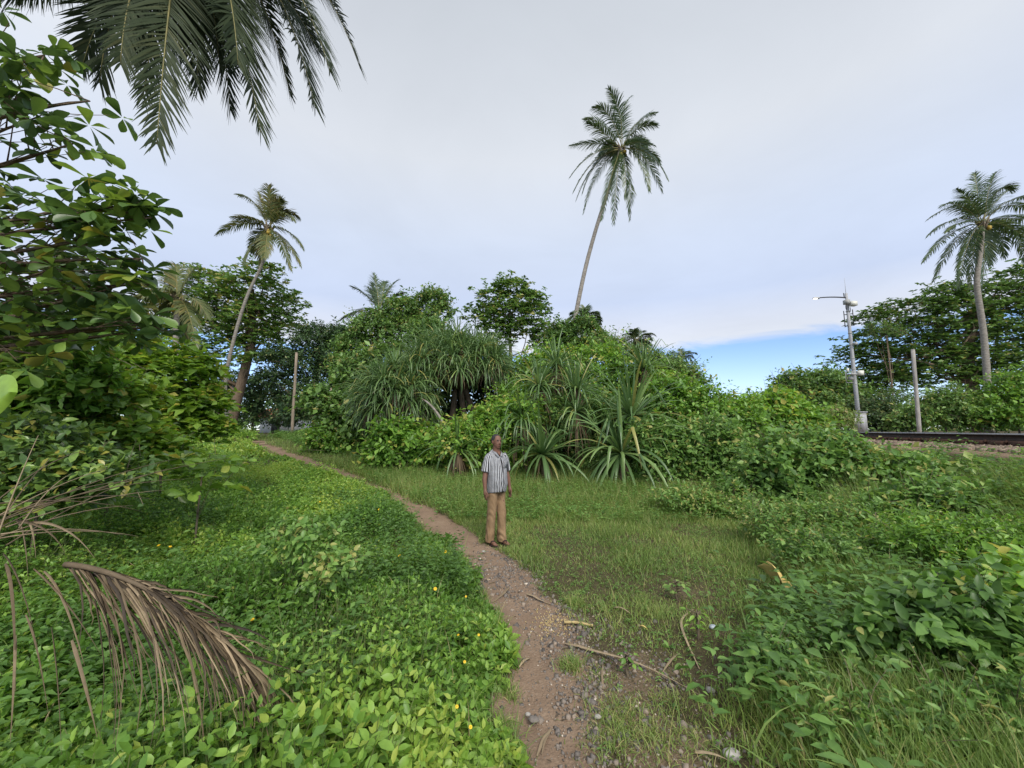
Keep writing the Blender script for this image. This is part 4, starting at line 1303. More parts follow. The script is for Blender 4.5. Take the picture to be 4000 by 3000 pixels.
for i in big:
    leaf_object(root, lp[i], ld[i], ln[i], float(lL[i]), lt[i], leaf_meshes)
tb = MB()
tp = np.array([base - UP * 0.1, base + [0.05, 0, 1.2], base + [0.0, -0.1, 2.8], base + [0.1, -0.2, 4.6], base + [0.2, -0.2, 6.0]])
tb.tube(tp, [0.2, 0.17, 0.14, 0.1, 0.06], 9)
for c, r in blobs:
    z = np.clip(c[2] - 0.3 - base[2], 0.8, 5.5)
    a = np.array([np.interp(z, tp[:, 2] - base[2], tp[:, 0]), np.interp(z, tp[:, 2] - base[2], tp[:, 1]), base[2] + z])
    e = c + np.array([r[0] * 0.6, 0, 0])
    cur = bez(a, (a + e) / 2 + UP * 0.1 + rng.normal(size=3) * 0.1, e, 7)
    tb.tube(cur, np.linspace(0.035, 0.007, 7), 5)
    nearp = P[np.argsort(np.linalg.norm(P - c, axis=1))[:12]]
    for q in nearp:
        s = cur[rng.integers(2, 7)]
        tb.tube(bez(s, (s + q) / 2 + rng.normal(size=3) * 0.04, q + UP * 0.02, 4), [0.007, 0.005, 0.004, 0.003], 4)
tb.build('trunk', M_BARK, root)

# one large leaf close to the lens at the left edge, on its own stem
p = at(-40, 1700, 1.35)
b = np.array([p[0] - 0.1, p[1] + 0.1, float(height(p[0] - 0.1, p[1] + 0.1))])
root = thing('broad_leaved_plant', 'single large round green leaf on a stem, close up at left edge', 'plant', b)
tb = MB(); tb.tube(bez(b, (b + p) / 2 + np.array([-0.05, 0, 0]), p, 7), np.linspace(0.008, 0.004, 7), 6); tb.build('stem', M_STEM, root)
mb = MB()
us = np.linspace(0, 1, 13)
vs = np.linspace(-1, 1, 9)
wv = np.sin(np.pi * us ** 0.8) ** 0.7 * 0.46
pc = at(-45, 1550, 1.35)
ud = unit(np.array([0.95, 0.0, 0.12])); vd = np.array([0.05, 0.12, 1.0])
V = []
for u, w in zip(us, wv):
    for v in vs:
        V.append(pc + ud * (u - 0.35) * 0.17 + vd * v * w * 0.17 + np.array([0, 1, 0]) * (0.02 * v * v - 0.03 * u * u))
k = len(vs)
mb.add(V, [(i * k + j, i * k + j + 1, (i + 1) * k + j + 1, (i + 1) * k + j) for i in range(12) for j in range(8)], tone=0.75)
mb.build('leaf', M_SAPLING, root, smooth=True)

# ------------------------------------------------------------------ low bright shrubs on the left
plant('almond_shrub', 'bright yellow-green almond saplings under the leaning palm', 'shrub',
      [(700, 1470, 120, 80), (780, 1590, 90, 65), (620, 1600, 120, 90), (840, 1690, 60, 36), (740, 1670, 100, 60), (540, 1430, 110, 80), (420, 1480, 110, 80)], 9.0, 1100, 0.18, 7, 0.19, 0.10, M_SAPLING, 301, style='ros', tpl=LEAF2,
      mean=0.55, sd=0.2, yellow=0.04, trunk_r=0.03, fill=0.5, twig_r=0.006, crown='foliage', lump=0.35)
plant('almond_shrub', 'mid green almond saplings just beyond the dry ribs at left', 'shrub',
      [(450, 1570, 130, 90), (300, 1680, 140, 80), (500, 1730, 130, 60), (620, 1790, 110, 50), (380, 1800, 130, 60)], 6.6, 620, 0.16, 7, 0.17, 0.09, M_SAPLING, 302, style='ros', tpl=OB6,
      mean=0.6, sd=0.2, yellow=0.02, trunk_r=0.025, fill=0.6, twig_r=0.005, crown='foliage')
plant('shady_bush', 'deep shaded bush under the big-leaved tree at left edge', 'shrub',
      [(160, 1420, 200, 130), (60, 1620, 200, 140), (330, 1370, 120, 80), (120, 1800, 230, 110), (330, 1520, 130, 100), (-150, 1500, 200, 350)], 6.0, 1300, 0.2, 7, 0.15, 0.085, M_BUSH, 303, tpl=LEAF2,
      mean=0.45, sd=0.22, trunk_r=0.05, fill=0.7, twig_r=0.006, crown='foliage')


def seedling(label, px, foot, Y, seed, n, ll, lw, mat, tpl, mean, spread=0.16, name='sapling', cat='sapling', up=0.2, levels=None):
    rng = np.random.default_rng(seed)
    top = at(*px, Y)
    b = at(*foot, Y); b[2] = float(height(b[0], b[1]))
    root = thing(name, label, cat, b)
    tb = MB()
    cur = bez(b - UP * 0.02, (b + top) / 2 + rng.normal(size=3) * 0.04, top, 8)
    tb.tube(cur, np.linspace(0.012, 0.005, 8), 6)
    tn = [0.3, 0.5, 0.7]
    ms = []
    for t in tn:
        m_ = MB(); m_.inst(tpl, np.zeros((1, 3)), np.array([[1.0, 0, 0]]), np.array([[0, 0, 1.0]]), 1.0, lw / ll, np.clip(t + mean - 0.5, 0, 0.92))
        me = m_.mesh('leaf', smooth=True); me.materials.append(mat); ms.append((t, me))
    h = top[2] - b[2]
    leaves = []
    for i in range(n):
        f = 0.35 + 0.65 * (i / n) ** 0.7
        s = b + (top - b) * f
        a = i * 2.4 + rng.random()
        q = s + np.array([math.cos(a), math.sin(a), 0.25]) * spread * rng.random()
        tb.tube([s, (s + q) / 2 + UP * 0.01, q], [0.004, 0.003, 0.002], 4)
        d = unit(np.array([math.cos(a), math.sin(a), up - 0.7 * rng.random()]))
        leaves.append((q, d, unit(UP + rng.normal(size=3) * 0.25), ll * (0.6 + 0.5 * rng.random()), rng.choice(tn)))
    tb.build('stem', M_TWIG, root)
    for l in leaves:
        leaf_object(root, *l, ms)
    return root


plant('sapling', 'young sapling with large glossy leaves rising from the creeping cover', 'sapling', [(800, 1830, 100, 40), (700, 1860, 60, 40), (860, 1880, 60, 40), (760, 1910, 80, 40)], 5.7, 24, 0.12, 6, 0.19, 0.10, M_SAPLING, 71, style='ros', tpl=OB_FINE,
      mean=0.5, sd=0.2, yellow=0.02, trunk=[(765, 2080, 5.7), (775, 1980, 5.7), (790, 1850, 5.7)], trunk_r=0.016, fill=0.3, twig_r=0.004, back=0.9)
plant('herb', 'grey-green herb standing above the creeping cover in the middle left', 'herb', [(1180, 2110, 110, 70), (1080, 2150, 70, 50), (1270, 2170, 80, 60)], 3.9, 90, 0.14, 7, 0.075, 0.04, M_WEED, 308, tpl=LAN_FINE,
      mean=0.72, sd=0.1, trunk_r=0.008, fill=0.6, twig_r=0.002, crown='foliage', back=0.9)
plant('herb', 'pale herb with toothed leaves low in the creeping cover', 'herb', [(1300, 2230, 70, 40), (1230, 2250, 50, 30)], 3.5, 40, 0.1, 6, 0.065, 0.042, M_WEED, 309, tpl=LAN_FINE,
      mean=0.85, sd=0.08, trunk_r=0.006, fill=0.4, twig_r=0.002, crown='foliage', back=0.9)
plant('shady_bush', 'dim leafy bush behind the bare dry frond ribs', 'shrub', [(60, 1760, 210, 110), (240, 1850, 190, 80), (430, 1880, 150, 60), (-80, 1930, 200, 120), (150, 1960, 200, 70)], 4.3, 620, 0.15, 7, 0.11, 0.06, M_ALMOND, 310, tpl=LEAF6,
      mean=0.6, sd=0.2, trunk_r=0.02, fill=0.7, twig_r=0.004, crown='foliage', back=0.8)
seedling('bright sapling rosette in the weeds on the right slope', (3420, 2000), (3430, 2140), 5.2, 74, 16, 0.16, 0.05, M_BUSH, LAN_FINE, 0.8, 0.05, 'sapling', 'sapling', up=0.7)
seedling('small weed with bluish leaves in the short grass right of the path', (2640, 2270), (2650, 2340), 4.3, 75, 22, 0.075, 0.045, M_WEED, LAN_FINE, 0.75, 0.16, 'weed_plant', 'weed')
seedling('tiny bright weed growing in the gravel beside the path', (2455, 2555), (2455, 2600), 3.0, 76, 20, 0.05, 0.035, M_BUSH, LAN_FINE, 0.55, 0.07, 'weed_plant', 'weed')
seedling('yellow-green weed near the bent dry stalk', (2720, 2390), (2725, 2490), 3.5, 77, 24, 0.07, 0.028, M_BUSH, LAN_FINE, 0.7, 0.09, 'weed_plant', 'weed')
plant('weedy_shrub', 'leafy shrub with big dark pointed leaves at lower right', 'shrub',
      [(3560, 2500, 180, 110), (3750, 2420, 200, 120), (3400, 2600, 120, 70), (3880, 2560, 180, 130), (3650, 2650, 160, 60)], 3.0, 240, 0.16, 6, 0.115, 0.062, M_WEED, 304, tpl=LAN_FINE,
      mean=0.42, sd=0.18, trunk_r=0.012, fill=0.6, twig_r=0.003, crown='foliage', up=0.35, droop=0.35, back=0.9)
plant('weedy_shrub', 'pale yellow-green leafy shrub at the right edge', 'shrub',
      [(3930, 2300, 110, 90), (3820, 2360, 100, 60), (4040, 2400, 120, 120)], 3.3, 130, 0.15, 6, 0.11, 0.06, M_BUSH, 305, tpl=LAN_FINE,
      mean=0.72, sd=0.12, trunk_r=0.012, fill=0.5, twig_r=0.003, crown='foliage', up=0.35, droop=0.25, back=0.9)
plant('weedy_shrub', 'weedy shrub on the embankment slope below the ballast', 'shrub',
      [(3650, 1960, 150, 45), (3830, 1990, 170, 50), (3500, 2010, 130, 50), (3950, 2060, 120, 50)], 6.3, 900, 0.2, 7, 0.11, 0.05, M_WEED, 306, tpl=LEAF2,
      mean=0.6, trunk_r=0.015, fill=0.5, twig_r=0.004, crown='foliage', back=0.9)
plant('weedy_shrub', 'tangled weeds between the lawn and the embankment bush', 'shrub',
      [(2850, 1985, 150, 22), (3020, 2000, 150, 26), (3230, 2030, 140, 30), (2680, 1950, 110, 16)], 8.2, 700, 0.2, 7, 0.085, 0.04, M_WEED, 307, tpl=LEAF2,
      mean=0.8, trunk_r=0.01, fill=0.5, twig_r=0.003, crown='foliage', back=0.9)

plant('weedy_shrub', 'tangle of small-leaved weeds above the yellow plastic sheet', 'shrub',
      [(3250, 2180, 130, 60), (3420, 2200, 140, 70), (3120, 2150, 90, 40)], 4.9, 560, 0.16, 8, 0.062, 0.030, M_WEED, 321, tpl=LEAF2, mean=0.62, sd=0.2, trunk_r=0.01, fill=0.6, twig_r=0.003, crown='foliage', back=0.9, lump=0.5)
plant('weedy_shrub', 'tangle of lighter weeds on the lower embankment slope', 'shrub',
      [(3620, 2130, 150, 80), (3800, 2150, 140, 80), (3950, 2150, 120, 80)], 4.6, 600, 0.18, 8, 0.07, 0.03, M_BUSH, 322, tpl=LEAF2, mean=0.5, sd=0.2, trunk_r=0.01, fill=0.6, twig_r=0.003, crown='foliage', back=0.9, lump=0.5)
plant('weedy_shrub', 'bank of fine-leaved weeds below the embankment bush', 'shrub',
      [(3050, 2045, 130, 52), (3250, 2055, 140, 62), (3440, 2060, 140, 62)], 6.2, 700, 0.18, 8, 0.07, 0.03, M_WEED, 323, tpl=LEAF2, mean=0.72, sd=0.2, trunk_r=0.01, fill=0.6, twig_r=0.003, crown='foliage', back=0.9, lump=0.5)
plant('weedy_shrub', 'low weeds with pale narrow leaves in the bottom right corner', 'shrub',
      [(3300, 2850, 150, 60), (3550, 2880, 160, 70), (3800, 2850, 160, 80), (3980, 2780, 100, 80)], 2.35, 200, 0.13, 7, 0.065, 0.022, M_WEED, 324, tpl=LAN_FINE, mean=0.62, sd=0.2, trunk_r=0.006, fill=0.5, twig_r=0.0025, crown='foliage', back=0.9, lump=0.5)
plant('weedy_shrub', 'small dark weeds at the edge of the gravel near the bottom', 'shrub',
      [(3060, 2640, 110, 55), (3150, 2720, 110, 60), (2990, 2560, 70, 30)], 2.9, 160, 0.12, 7, 0.05, 0.022, M_WEED, 325, tpl=LAN_FINE, mean=0.5, sd=0.2, trunk_r=0.006, fill=0.5, twig_r=0.0025, crown='foliage', back=0.9, lump=0.5)

# ------------------------------------------------------------------ creeping ground cover left of the path
rng = np.random.default_rng(81)


def frustum(x, y, z=0.2, margin=1.12):
    v = np.stack([x, y, np.broadcast_to(z, x.shape) - CAM[2]], -1)
    dp = v @ FW
    return (dp > 0.2) & (np.abs(v @ RT) < dp * 2000 / FPX * margin + 0.3) & (np.abs(v @ UPV) < dp * 1500 / FPX * 1.15 + 0.3)


def sample(rng, n, x0, x1, y0, y1, dens):
    x = rng.uniform(x0, x1, n); y = rng.uniform(y0, y1, n)
    k = frustum(x, y) & (rng.random(n) < dens(x, y))
    return x[k], y[k]


cover = MB(); stems = MB()


def sprigs(x, y, L, tpl, pairs, sd, hmax):
    n = len(x)
    lift = S(sd / 0.9)
    top = (0.07 + (hmax - 0.07) * lift) * np.clip(0.85 + 1.5 * fbm(x * 1.5, y * 1.5, 3), 0.25, 2.0) * (0.55 + 0.6 * rng.random(n))
    z0 = height(x, y)
    lean = rng.normal(size=(n, 3)) * np.array([0.3, 0.3, 0]); axis = unit(UP + lean)
    a0 = rng.random(n) * 6.28
    size = np.clip(1 + 0.9 * fbm(x * 1.1 + 40, y * 1.1, 2), 0.6, 1.6) * (1 + 0.35 * S((-x - 0.6) / 1.0) * S((3.2 - y) / 1.0))
    base_t = np.clip(0.40 + 0.7 * fbm(x * 0.9 + 3, y * 0.9, 3) + 0.22 * S((y - 4) / 6) + rng.normal(0, 0.14, n), 0, 0.9)
    for j in range(pairs):
        for s in (0, math.pi):
            a = a0 + j * 1.5708 + s + rng.normal(0, 0.2, n)
            f = 1 - 0.27 * j * (0.8 + 0.4 * rng.random(n))
            el = 0.8 - 0.5 * j + rng.normal(0, 0.32, n)
            p = np.stack([x, y, z0], 1) + axis * (top * np.clip(f, 0.1, 1))[:, None]
            d = unit(np.stack([np.cos(a) * np.cos(el), np.sin(a) * np.cos(el), np.sin(el)], 1) + lean * 0.5)
            l = L * (0.55 + 0.22 * min(j, 2)) * (0.7 + 0.65 * rng.random(n)) * size
            nn = unit(UP + rng.normal(size=(n, 3)) * 0.42)
            cover.inst(tpl, p, d, nn, l, l * 0.55, np.where(rng.random(n) < 0.012, 1.0, np.clip(base_t + rng.normal(0, 0.08, n) + 0.1 * (j == 0), 0, 0.95)))
    return top, z0, axis


def left_of_path(x, y):
    sd, side = path_sd(x, y)
    return sd, (side < 0) & (sd > 0.02)


x, y = sample(rng, 22500, -7.5, 0.4, 1.2, 5.2, lambda x, y: 0.85 + 0 * x)
sd, k = left_of_path(x, y); x, y, sd = x[k], y[k], sd[k]
nr = y < 2.9
top, z0, ax = np.zeros(len(x)), np.zeros(len(x)), np.zeros((len(x), 3))
for sel, tp_ in ((nr, LEAF6), (~nr, LEAF2)):
    top[sel], z0[sel], ax[sel] = sprigs(x[sel], y[sel], 0.076, tp_, 3, sd[sel], 0.36)
pts = np.stack([np.stack([x, y, z0], 1), np.stack([x, y, z0], 1) + ax * top[:, None]], 1)
stems.ribbons(pts, np.full((len(x), 2), 0.004), np.repeat(unit(np.cross(ax, rand_unit(rng, len(x))))[:, None], 2, 1), 0.5)
x, y = sample(rng, 39000, -15, 0.0, 5.2, 13.5, lambda x, y: 0.9 + 0 * x)
sd, k = left_of_path(x, y); x, y, sd = x[k], y[k], sd[k]
sprigs(x, y, 0.088, LEAF2, 3, sd, 0.32)
x, y = sample(rng, 26000, -26, -2, 13.5, 27, lambda x, y: 0.9 + 0 * x)
sd, k = left_of_path(x, y); x, y, sd = x[k], y[k], sd[k]
sprigs(x, y, 0.15, LEAF2, 2, sd, 0.34)
croot = thing('ground_cover', 'creeping bright green ground cover with small yellow flowers left of the path', 'ground cover', (-2.0, 3.0, 0.0))
croot['kind'] = 'stuff'
tag(cover.build('leaves', M_COVER, croot), kind='stuff')
tag(stems.build('stems', M_STEM, croot), kind='stuff')
fm = MB()
for j in range(8):
    a = j * 6.283 / 8
    fm.inst(LEAF6, np.array([[math.cos(a) * 0.004, math.sin(a) * 0.004, 0]]), np.array([[math.cos(a), math.sin(a), 0.2]]), np.array([[0, 0, 1.0]]), 0.016, 0.010, 0.5)
fme = fm.mesh('flower'); fme.materials.append(M_PETAL)
cm = MB(); cm.ellipsoid((0, 0, 0.002), (0.005, 0.005, 0.003), 8, 5); cme = cm.mesh('flower_centre'); cme.materials.append(M_PETAL_C)
FL = [(865, 2890), (1790, 2480), (1815, 2585), (1785, 2760), (1838, 2840), (1740, 2155), (1820, 2330), (1870, 2480), (945, 2145), (665, 2135), (515, 2080), (620, 2130), (580, 1975), (555, 1970), (985, 2420), (1300, 2170), (1560, 2170), (1110, 2600), (1480, 1990), (1250, 1960), (1700, 2300)]
for px_, py_ in FL:
    g = gp(px_, py_)
    r_ = ray(px_, py_)
    t_ = 1 - 0.30 / max(CAM[2] - g[2], 0.6)
    p = CAM + (g - CAM) * t_
    o = link('flower', fme, croot)
    o.location = p - np.array(croot['_org'])
    o.rotation_euler = (rng.uniform(0.2, 1.0), rng.uniform(-0.5, 0.5), rng.uniform(-0.5, 0.5))
    sc_ = 0.5 if np.linalg.norm(p - CAM) < 4 else 0.9
    o.scale = (sc_, sc_, sc_)
    c_ = link('flower_centre', cme, o)

# ------------------------------------------------------------------ grass right of the path, on the slope and in tufts on the path
gr = MB()


def right_edge(y):
    return np.maximum(1.15, 0.85 * y - 1.0)


def grass(x, y, h, w, lean=0.35, mean=0.45, seg=2, dry=0.05):
    n = len(x)
    a = rng.random(n) * 6.28
    o = np.stack([np.cos(a), np.sin(a), np.zeros(n)], 1)
    l = lean * (0.3 + rng.random(n))
    p = np.stack([x, y, gz(x, y) - 0.005], 1)
    d = unit(UP + o * (l * (1.5 if seg == 1 else 0.5))[:, None])
    pts = [p]
    for j in range(seg):
        p = p + d * (h / seg)[:, None]
        pts.append(p)
        d = unit(d + o * l[:, None] - UP * (0.5 * l)[:, None])
    P = np.stack(pts, 1)
    W = np.interp(np.linspace(0, 1, seg + 1), [0, 0.5, 1], [1, 0.8, 0.08])[None] * np.broadcast_to(w, (n,))[:, None]
    sd_ = unit(np.cross(o, UP) + 0.5 * rng.normal(size=(n, 3)))
    t = np.clip(rng.normal(mean, 0.16, n) + 0.35 * fbm(x * 0.8 + 7, y * 0.8, 3), 0, 0.86)
    t[rng.random(n) < dry] = rng.uniform(0.9, 1.0)
    gr.ribbons(P, W, np.repeat(sd_[:, None], seg + 1, 1), t)


def right_mask(x, y):
    sd, side = path_sd(x, y)
    rd = rail_dist(x, y)
    return sd, (side > 0) & (sd > -0.02) & (rd > 2.75 + 0.5 * fbm(x, y, 2))


# short lawn
x, y = sample(rng, 195000, -1.2, 8, 1.3, 9.0, lambda x, y: np.clip(1.15 - 0.06 * y, 0.2, 1))
sd, k = right_mask(x, y)
k &= rng.random(len(x)) > 0.62 * scuff(x, y) * (y < 5)
bare = fbm(x * 1.1 + 20, y * 1.1 + 3, 3)
k &= rng.random(len(x)) > np.clip(0.6 * bare, 0, 0.3)
x, y = x[k], y[k]
MANP = gp(1938, 2126)
foot = 1 - 0.8 * np.exp(-(((x - MANP[0]) / 0.32) ** 2 + ((y - MANP[1] + 0.1) / 0.38) ** 2))
tall = S((y - 7.2) / 3) * 0.16 + 0.22 * S((x - right_edge(y) + 0.2) / 1.0)
h = (0.05 + tall) * (0.5 + 0.9 * rng.random(len(x))) * np.clip(1 + 1.6 * fbm(x * 1.3, y * 1.3, 3), 0.35, 3) * (1 + 0.9 * S((y - 3.2) / 2.5)) * foot
grass(x, y, np.maximum(h, 0.012), 0.0061 + 0.006 * tall + 0.0007 * y, 0.7, 0.56, 1, 0.08)
# tall grass: band before the thicket, and the embankment side
x, y = sample(rng, 90000, -7, 10, 6.5, 14.5, lambda x, y: np.clip(S((y - 6.2) / 2.5), 0.0, 1))
sd, k = right_mask(x, y); x, y = x[k], y[k]
grass(x, y, (0.10 + 0.22 * S((y - 7) / 3)) * (0.5 + 0.9 * rng.random(len(x))), 0.010, 0.5, 0.62, 1, 0.10)
x, y = sample(rng, 60000, -14, 2, 12, 28, lambda x, y: 1 + 0 * x)
sd, k = right_mask(x, y); x, y, sd = x[k], y[k], sd[k]
grass(x, y, (0.08 + 0.14 * S(sd / 1.5)) * (0.5 + 0.9 * rng.random(len(x))), 0.022, 0.5, 0.45, 1, 0.05)
x, y = sample(rng, 120000, 1.0, 14, 1.2, 11, lambda x, y: S((x - right_edge(y) + 0.3) / 0.8))
sd, k = right_mask(x, y); x, y = x[k], y[k]
near = S((x - right_edge(y)) / 1.5)
hh = (0.14 + 0.20 * near) * (0.45 + 0.95 * rng.random(len(x))) * np.clip(S((rail_dist(x, y) - 2.4) / 1.2), 0.2, 1)
grass(x, y, hh, 0.007 + 0.0009 * y, 0.55, 0.46, 2, 0.07)
# broad blades among it
x, y = sample(rng, 9000, 1.0, 12, 1.2, 9, lambda x, y: S((x - right_edge(y) + 0.1) / 0.8))
sd, k = right_mask(x, y); x, y = x[k], y[k]
grass(x, y, 0.45 * (0.5 + 0.6 * rng.random(len(x))), 0.013, 0.6, 0.6, 4, 0.08)
# tufts on and beside the path
for tx, ty, rr_, hh_, nn_ in [(2230, 2590, 0.10, 0.10, 260), (2245, 2360, 0.12, 0.10, 260), (2420, 2790, 0.22, 0.06, 420), (2480, 2880, 0.22, 0.07, 380), (2330, 2640, 0.14, 0.04, 200), (2380, 2900, 0.18, 0.05, 300), (2600, 2740, 0.16, 0.05, 260), (2660, 2900, 0.2, 0.06, 320), (1990, 2700, 0.07, 0.07, 160), (1960, 2850, 0.09, 0.09, 200), (3150, 2250, 0.18, 0.36, 420), (2560, 2400, 0.16, 0.09, 300)]:
    g = gp(tx, ty)
    x = g[0] + rng.normal(0, rr_ / 2, nn_); y = g[1] + rng.normal(0, rr_ / 2, nn_)
    grass(x, y, hh_ * (0.5 + rng.random(nn_)), 0.005, 0.8, 0.62, 3, 0.12)
# grass fringe hanging over the left edge of the path
x, y = sample(rng, 60000, -3.5, 0.4, 1.3, 9, lambda x, y: 1 + 0 * x)
sd, side = path_sd(x, y)
k = (side < 0) & (sd > -0.06) & (sd < 0.32); x, y = x[k], y[k]
grass(x, y, 0.12 * (0.4 + 0.9 * rng.random(len(x))), 0.0055, 0.9, 0.42, 2, 0.03)
# seeding stalks
x, y = sample(rng, 1500, 0.8, 10, 1.3, 12, lambda x, y: 0.35 + S((x - right_edge(y)) / 0.6))
sd, k = right_mask(x, y); x, y = x[k], y[k]
grass(x, y, 0.5 * (0.5 + 0.5 * rng.random(len(x))), 0.004, 0.3, 0.5, 4, 0.6)
x, y = sample(rng, 9000, -7, 0.3, 1.4, 12, lambda x, y: 0.6 + 0 * x)
sd, k = left_of_path(x, y); x, y = x[k], y[k]
grass(x, y, 0.42 * (0.5 + 0.6 * rng.random(len(x))), 0.007, 0.6, 0.5, 4, 0.04)
x, y = sample(rng, 40000, -12, 0.3, 8.5, 27, lambda x, y: 1 + 0 * x)
sd, side = path_sd(x, y)
k = (sd > -0.1) & (sd < 0.5); x, y = x[k], y[k]
grass(x, y, 0.16 * (0.4 + 0.9 * rng.random(len(x))), 0.014, 0.7, 0.5, 3, 0.05)
tag(gr.build('grass', M_GRASS), 'green grass, short beside the path and tall on the railway slope', 'grass', kind='stuff')

# broad-leaved weeds mixed through the grass
wd = MB()


def weeds(x, y, hmax, L, k, mean, tpl=LEAF2):
    n = len(x)
    z0 = height(x, y)
    hh = hmax * (0.35 + 0.75 * rng.random(n))
    lean = rng.normal(size=(n, 3)) * np.array([0.35, 0.35, 0])
    tn = np.clip(rng.normal(mean, 0.15, n), 0, 0.9)
    for j in range(k):
        f = 0.3 + 0.7 * (j + rng.random(n)) / k
        p = np.stack([x, y, z0 + hh * f], 1) + lean * (hh * f)[:, None]
        a = j * 2.4 + rng.random(n)
        d = unit(np.stack([np.cos(a), np.sin(a), 0.35 - 0.7 * rng.random(n)], 1))
        l = L * (0.6 + 0.6 * rng.random(n))
        wd.inst(tpl, p, d, unit(UP + rng.normal(size=(n, 3)) * 0.3), l, l * 0.48, np.clip(tn + rng.normal(0, 0.07, n), 0, 0.95))


x, y = sample(rng, 18000, 0.9, 13, 1.3, 10.5, lambda x, y: np.clip((y - 0.6) / 3.0, 0.4, 1) * S((x - right_edge(y) + 0.2) / 0.7) * np.clip(0.5 + 1.6 * fbm(x * 0.9 + 31, y * 0.9, 3), 0.06, 1))
sd, k = right_mask(x, y); x, y = x[k], y[k]
for sel, tp_ in ((y < 4, LEAF6), (y >= 4, LEAF2)):
    weeds(x[sel], y[sel], np.where(rail_dist(x[sel], y[sel]) > 3.4, 0.52, 0.2), 0.078 * (0.6 + 0.9 * rng.random(int(sel.sum()))), 8, 0.5, tp_)
x, y = sample(rng, 9000, 2.2, 10, 5.5, 12, lambda x, y: S((x - right_edge(y) + 0.9) / 1.2) * np.clip(0.5 + 1.6 * fbm(x * 0.8 + 11, y * 0.8, 3), 0.1, 1))
sd, k = right_mask(x, y); x, y = x[k], y[k]
weeds(x, y, 0.6, 0.09 * (0.6 + 0.9 * rng.random(len(x))), 9, 0.55, LEAF2)
x, y = sample(rng, 16000, -1.2, 6, 1.6, 8.5, lambda x, y: np.clip(0.35 + 0.8 * (fbm(x * 0.9 + 2, y * 0.9 + 9, 3)), 0.05, 1))
sd, k = right_mask(x, y); k &= rng.random(len(x)) > 0.9 * scuff(x, y); x, y = x[k], y[k]
weeds(x, y, 0.06, 0.028, 6, 0.62)
x, y = sample(rng, 9000, -6, 8, 7.5, 14, lambda x, y: 0.8 + 0 * x)
sd, k = right_mask(x, y); x, y = x[k], y[k]
weeds(x, y, 0.28, 0.07, 7, 0.6)
x, y = sample(rng, 9000, -14, 1, 13, 27, lambda x, y: 0.6 + 0 * x)
sd, k = right_mask(x, y); k &= sd > 0.8; x, y = x[k], y[k]
weeds(x, y, 0.4, 0.13, 7, 0.45)
x, y = sample(rng, 9000, -7, 0.2, 1.3, 9, lambda x, y: np.clip(0.1 + 2.2 * fbm(x * 0.8 + 61, y * 0.8 + 5, 3), 0, 1))
sd, k = left_of_path(x, y); k &= sd > 0.15; x, y = x[k], y[k]
weeds(x, y, 0.5, 0.06 * (0.5 + 1.0 * rng.random(len(x))), 9, 0.42, LEAF2)
tag(wd.build('weeds', M_WEED), 'small broad-leaved weeds mixed through the grass on the right', 'weeds', kind='stuff')

# ------------------------------------------------------------------ gravel
mb = MB()
n = 38000
x = rng.uniform(-1.4, 2.2, n); y = rng.uniform(1.4, 7.2, n)
sd, side = path_sd(x, y)
edge_r = np.exp(-((sd + 0.02) / 0.14) ** 2) * (side > 0)
mid_g = np.exp(-(((x + 0.28) / 0.40) ** 2 + ((y - 5.2) / 0.75) ** 2)) * (sd < 0.05)
dens = 0.30 * edge_r * (y < 6) + 0.5 * mid_g + 0.26 * scuff(x, y) * (side > 0) * (y < 4.6) + 0.05 * (sd < 0) * (y < 5.5)
k = rng.random(n) < dens * 1.0
x, y = x[k], y[k]
sz = np.clip(rng.lognormal(-4.2, 0.45, len(x)), 0.006, 0.042)
P = np.stack([x, y, gz(x, y) - sz * 0.05], 1)
t = np.clip(rng.normal(0.5, 0.2, len(x)), 0, 0.85); t[rng.random(len(x)) < 0.012] = 1.0
scatter_stones(mb, rng, P, sz, t)
# fine grit
n = 30000
x = rng.uniform(-1.4, 1.9, n); y = rng.uniform(1.4, 6.5, n)
sd, side = path_sd(x, y)
k = rng.random(n) < np.where(sd < 0.08, 0.35, 0) + 0.35 * scuff(x, y) * (side > 0) * (y < 4.6)
x, y = x[k], y[k]
sz = rng.uniform(0.004, 0.011, len(x))
P = np.stack([x, y, gz(x, y) + sz * 0.1], 1)
t = np.clip(rng.normal(0.6, 0.22, len(x)), 0, 1)
scatter_stones(mb, rng, P, sz, t)
tag(mb.build('gravel', M_STONE), 'grey broken gravel scattered along the dirt path', 'gravel', kind='stuff')

# dry leaf scraps trodden into the path
mb = MB()
n = 900
x = rng.uniform(-3.5, 1.8, n); y = rng.uniform(1.5, 10, n)
sd, side = path_sd(x, y)
k = (sd < 0.12) | (rng.random(n) < 0.10)
x, y = x[k], y[k]; n = len(x)
P = np.stack([x, y, gz(x, y) + 0.008], 1)
a_ = rng.random(n) * 6.28
L_ = rng.uniform(0.015, 0.07, n)
mb.inst(LEAF2, P, np.stack([np.cos(a_), np.sin(a_), rng.normal(0, 0.15, n)], 1), unit(UP + 0.35 * rng.normal(size=(n, 3))), L_, L_ * rng.uniform(0.15, 0.5, n), rng.random(n))
tag(mb.build('leaf_litter', M_DRY), 'scraps of dry brown leaves trodden into the path', 'leaf litter', kind='stuff')

# ------------------------------------------------------------------ things lying on the ground
rng = np.random.default_rng(91)


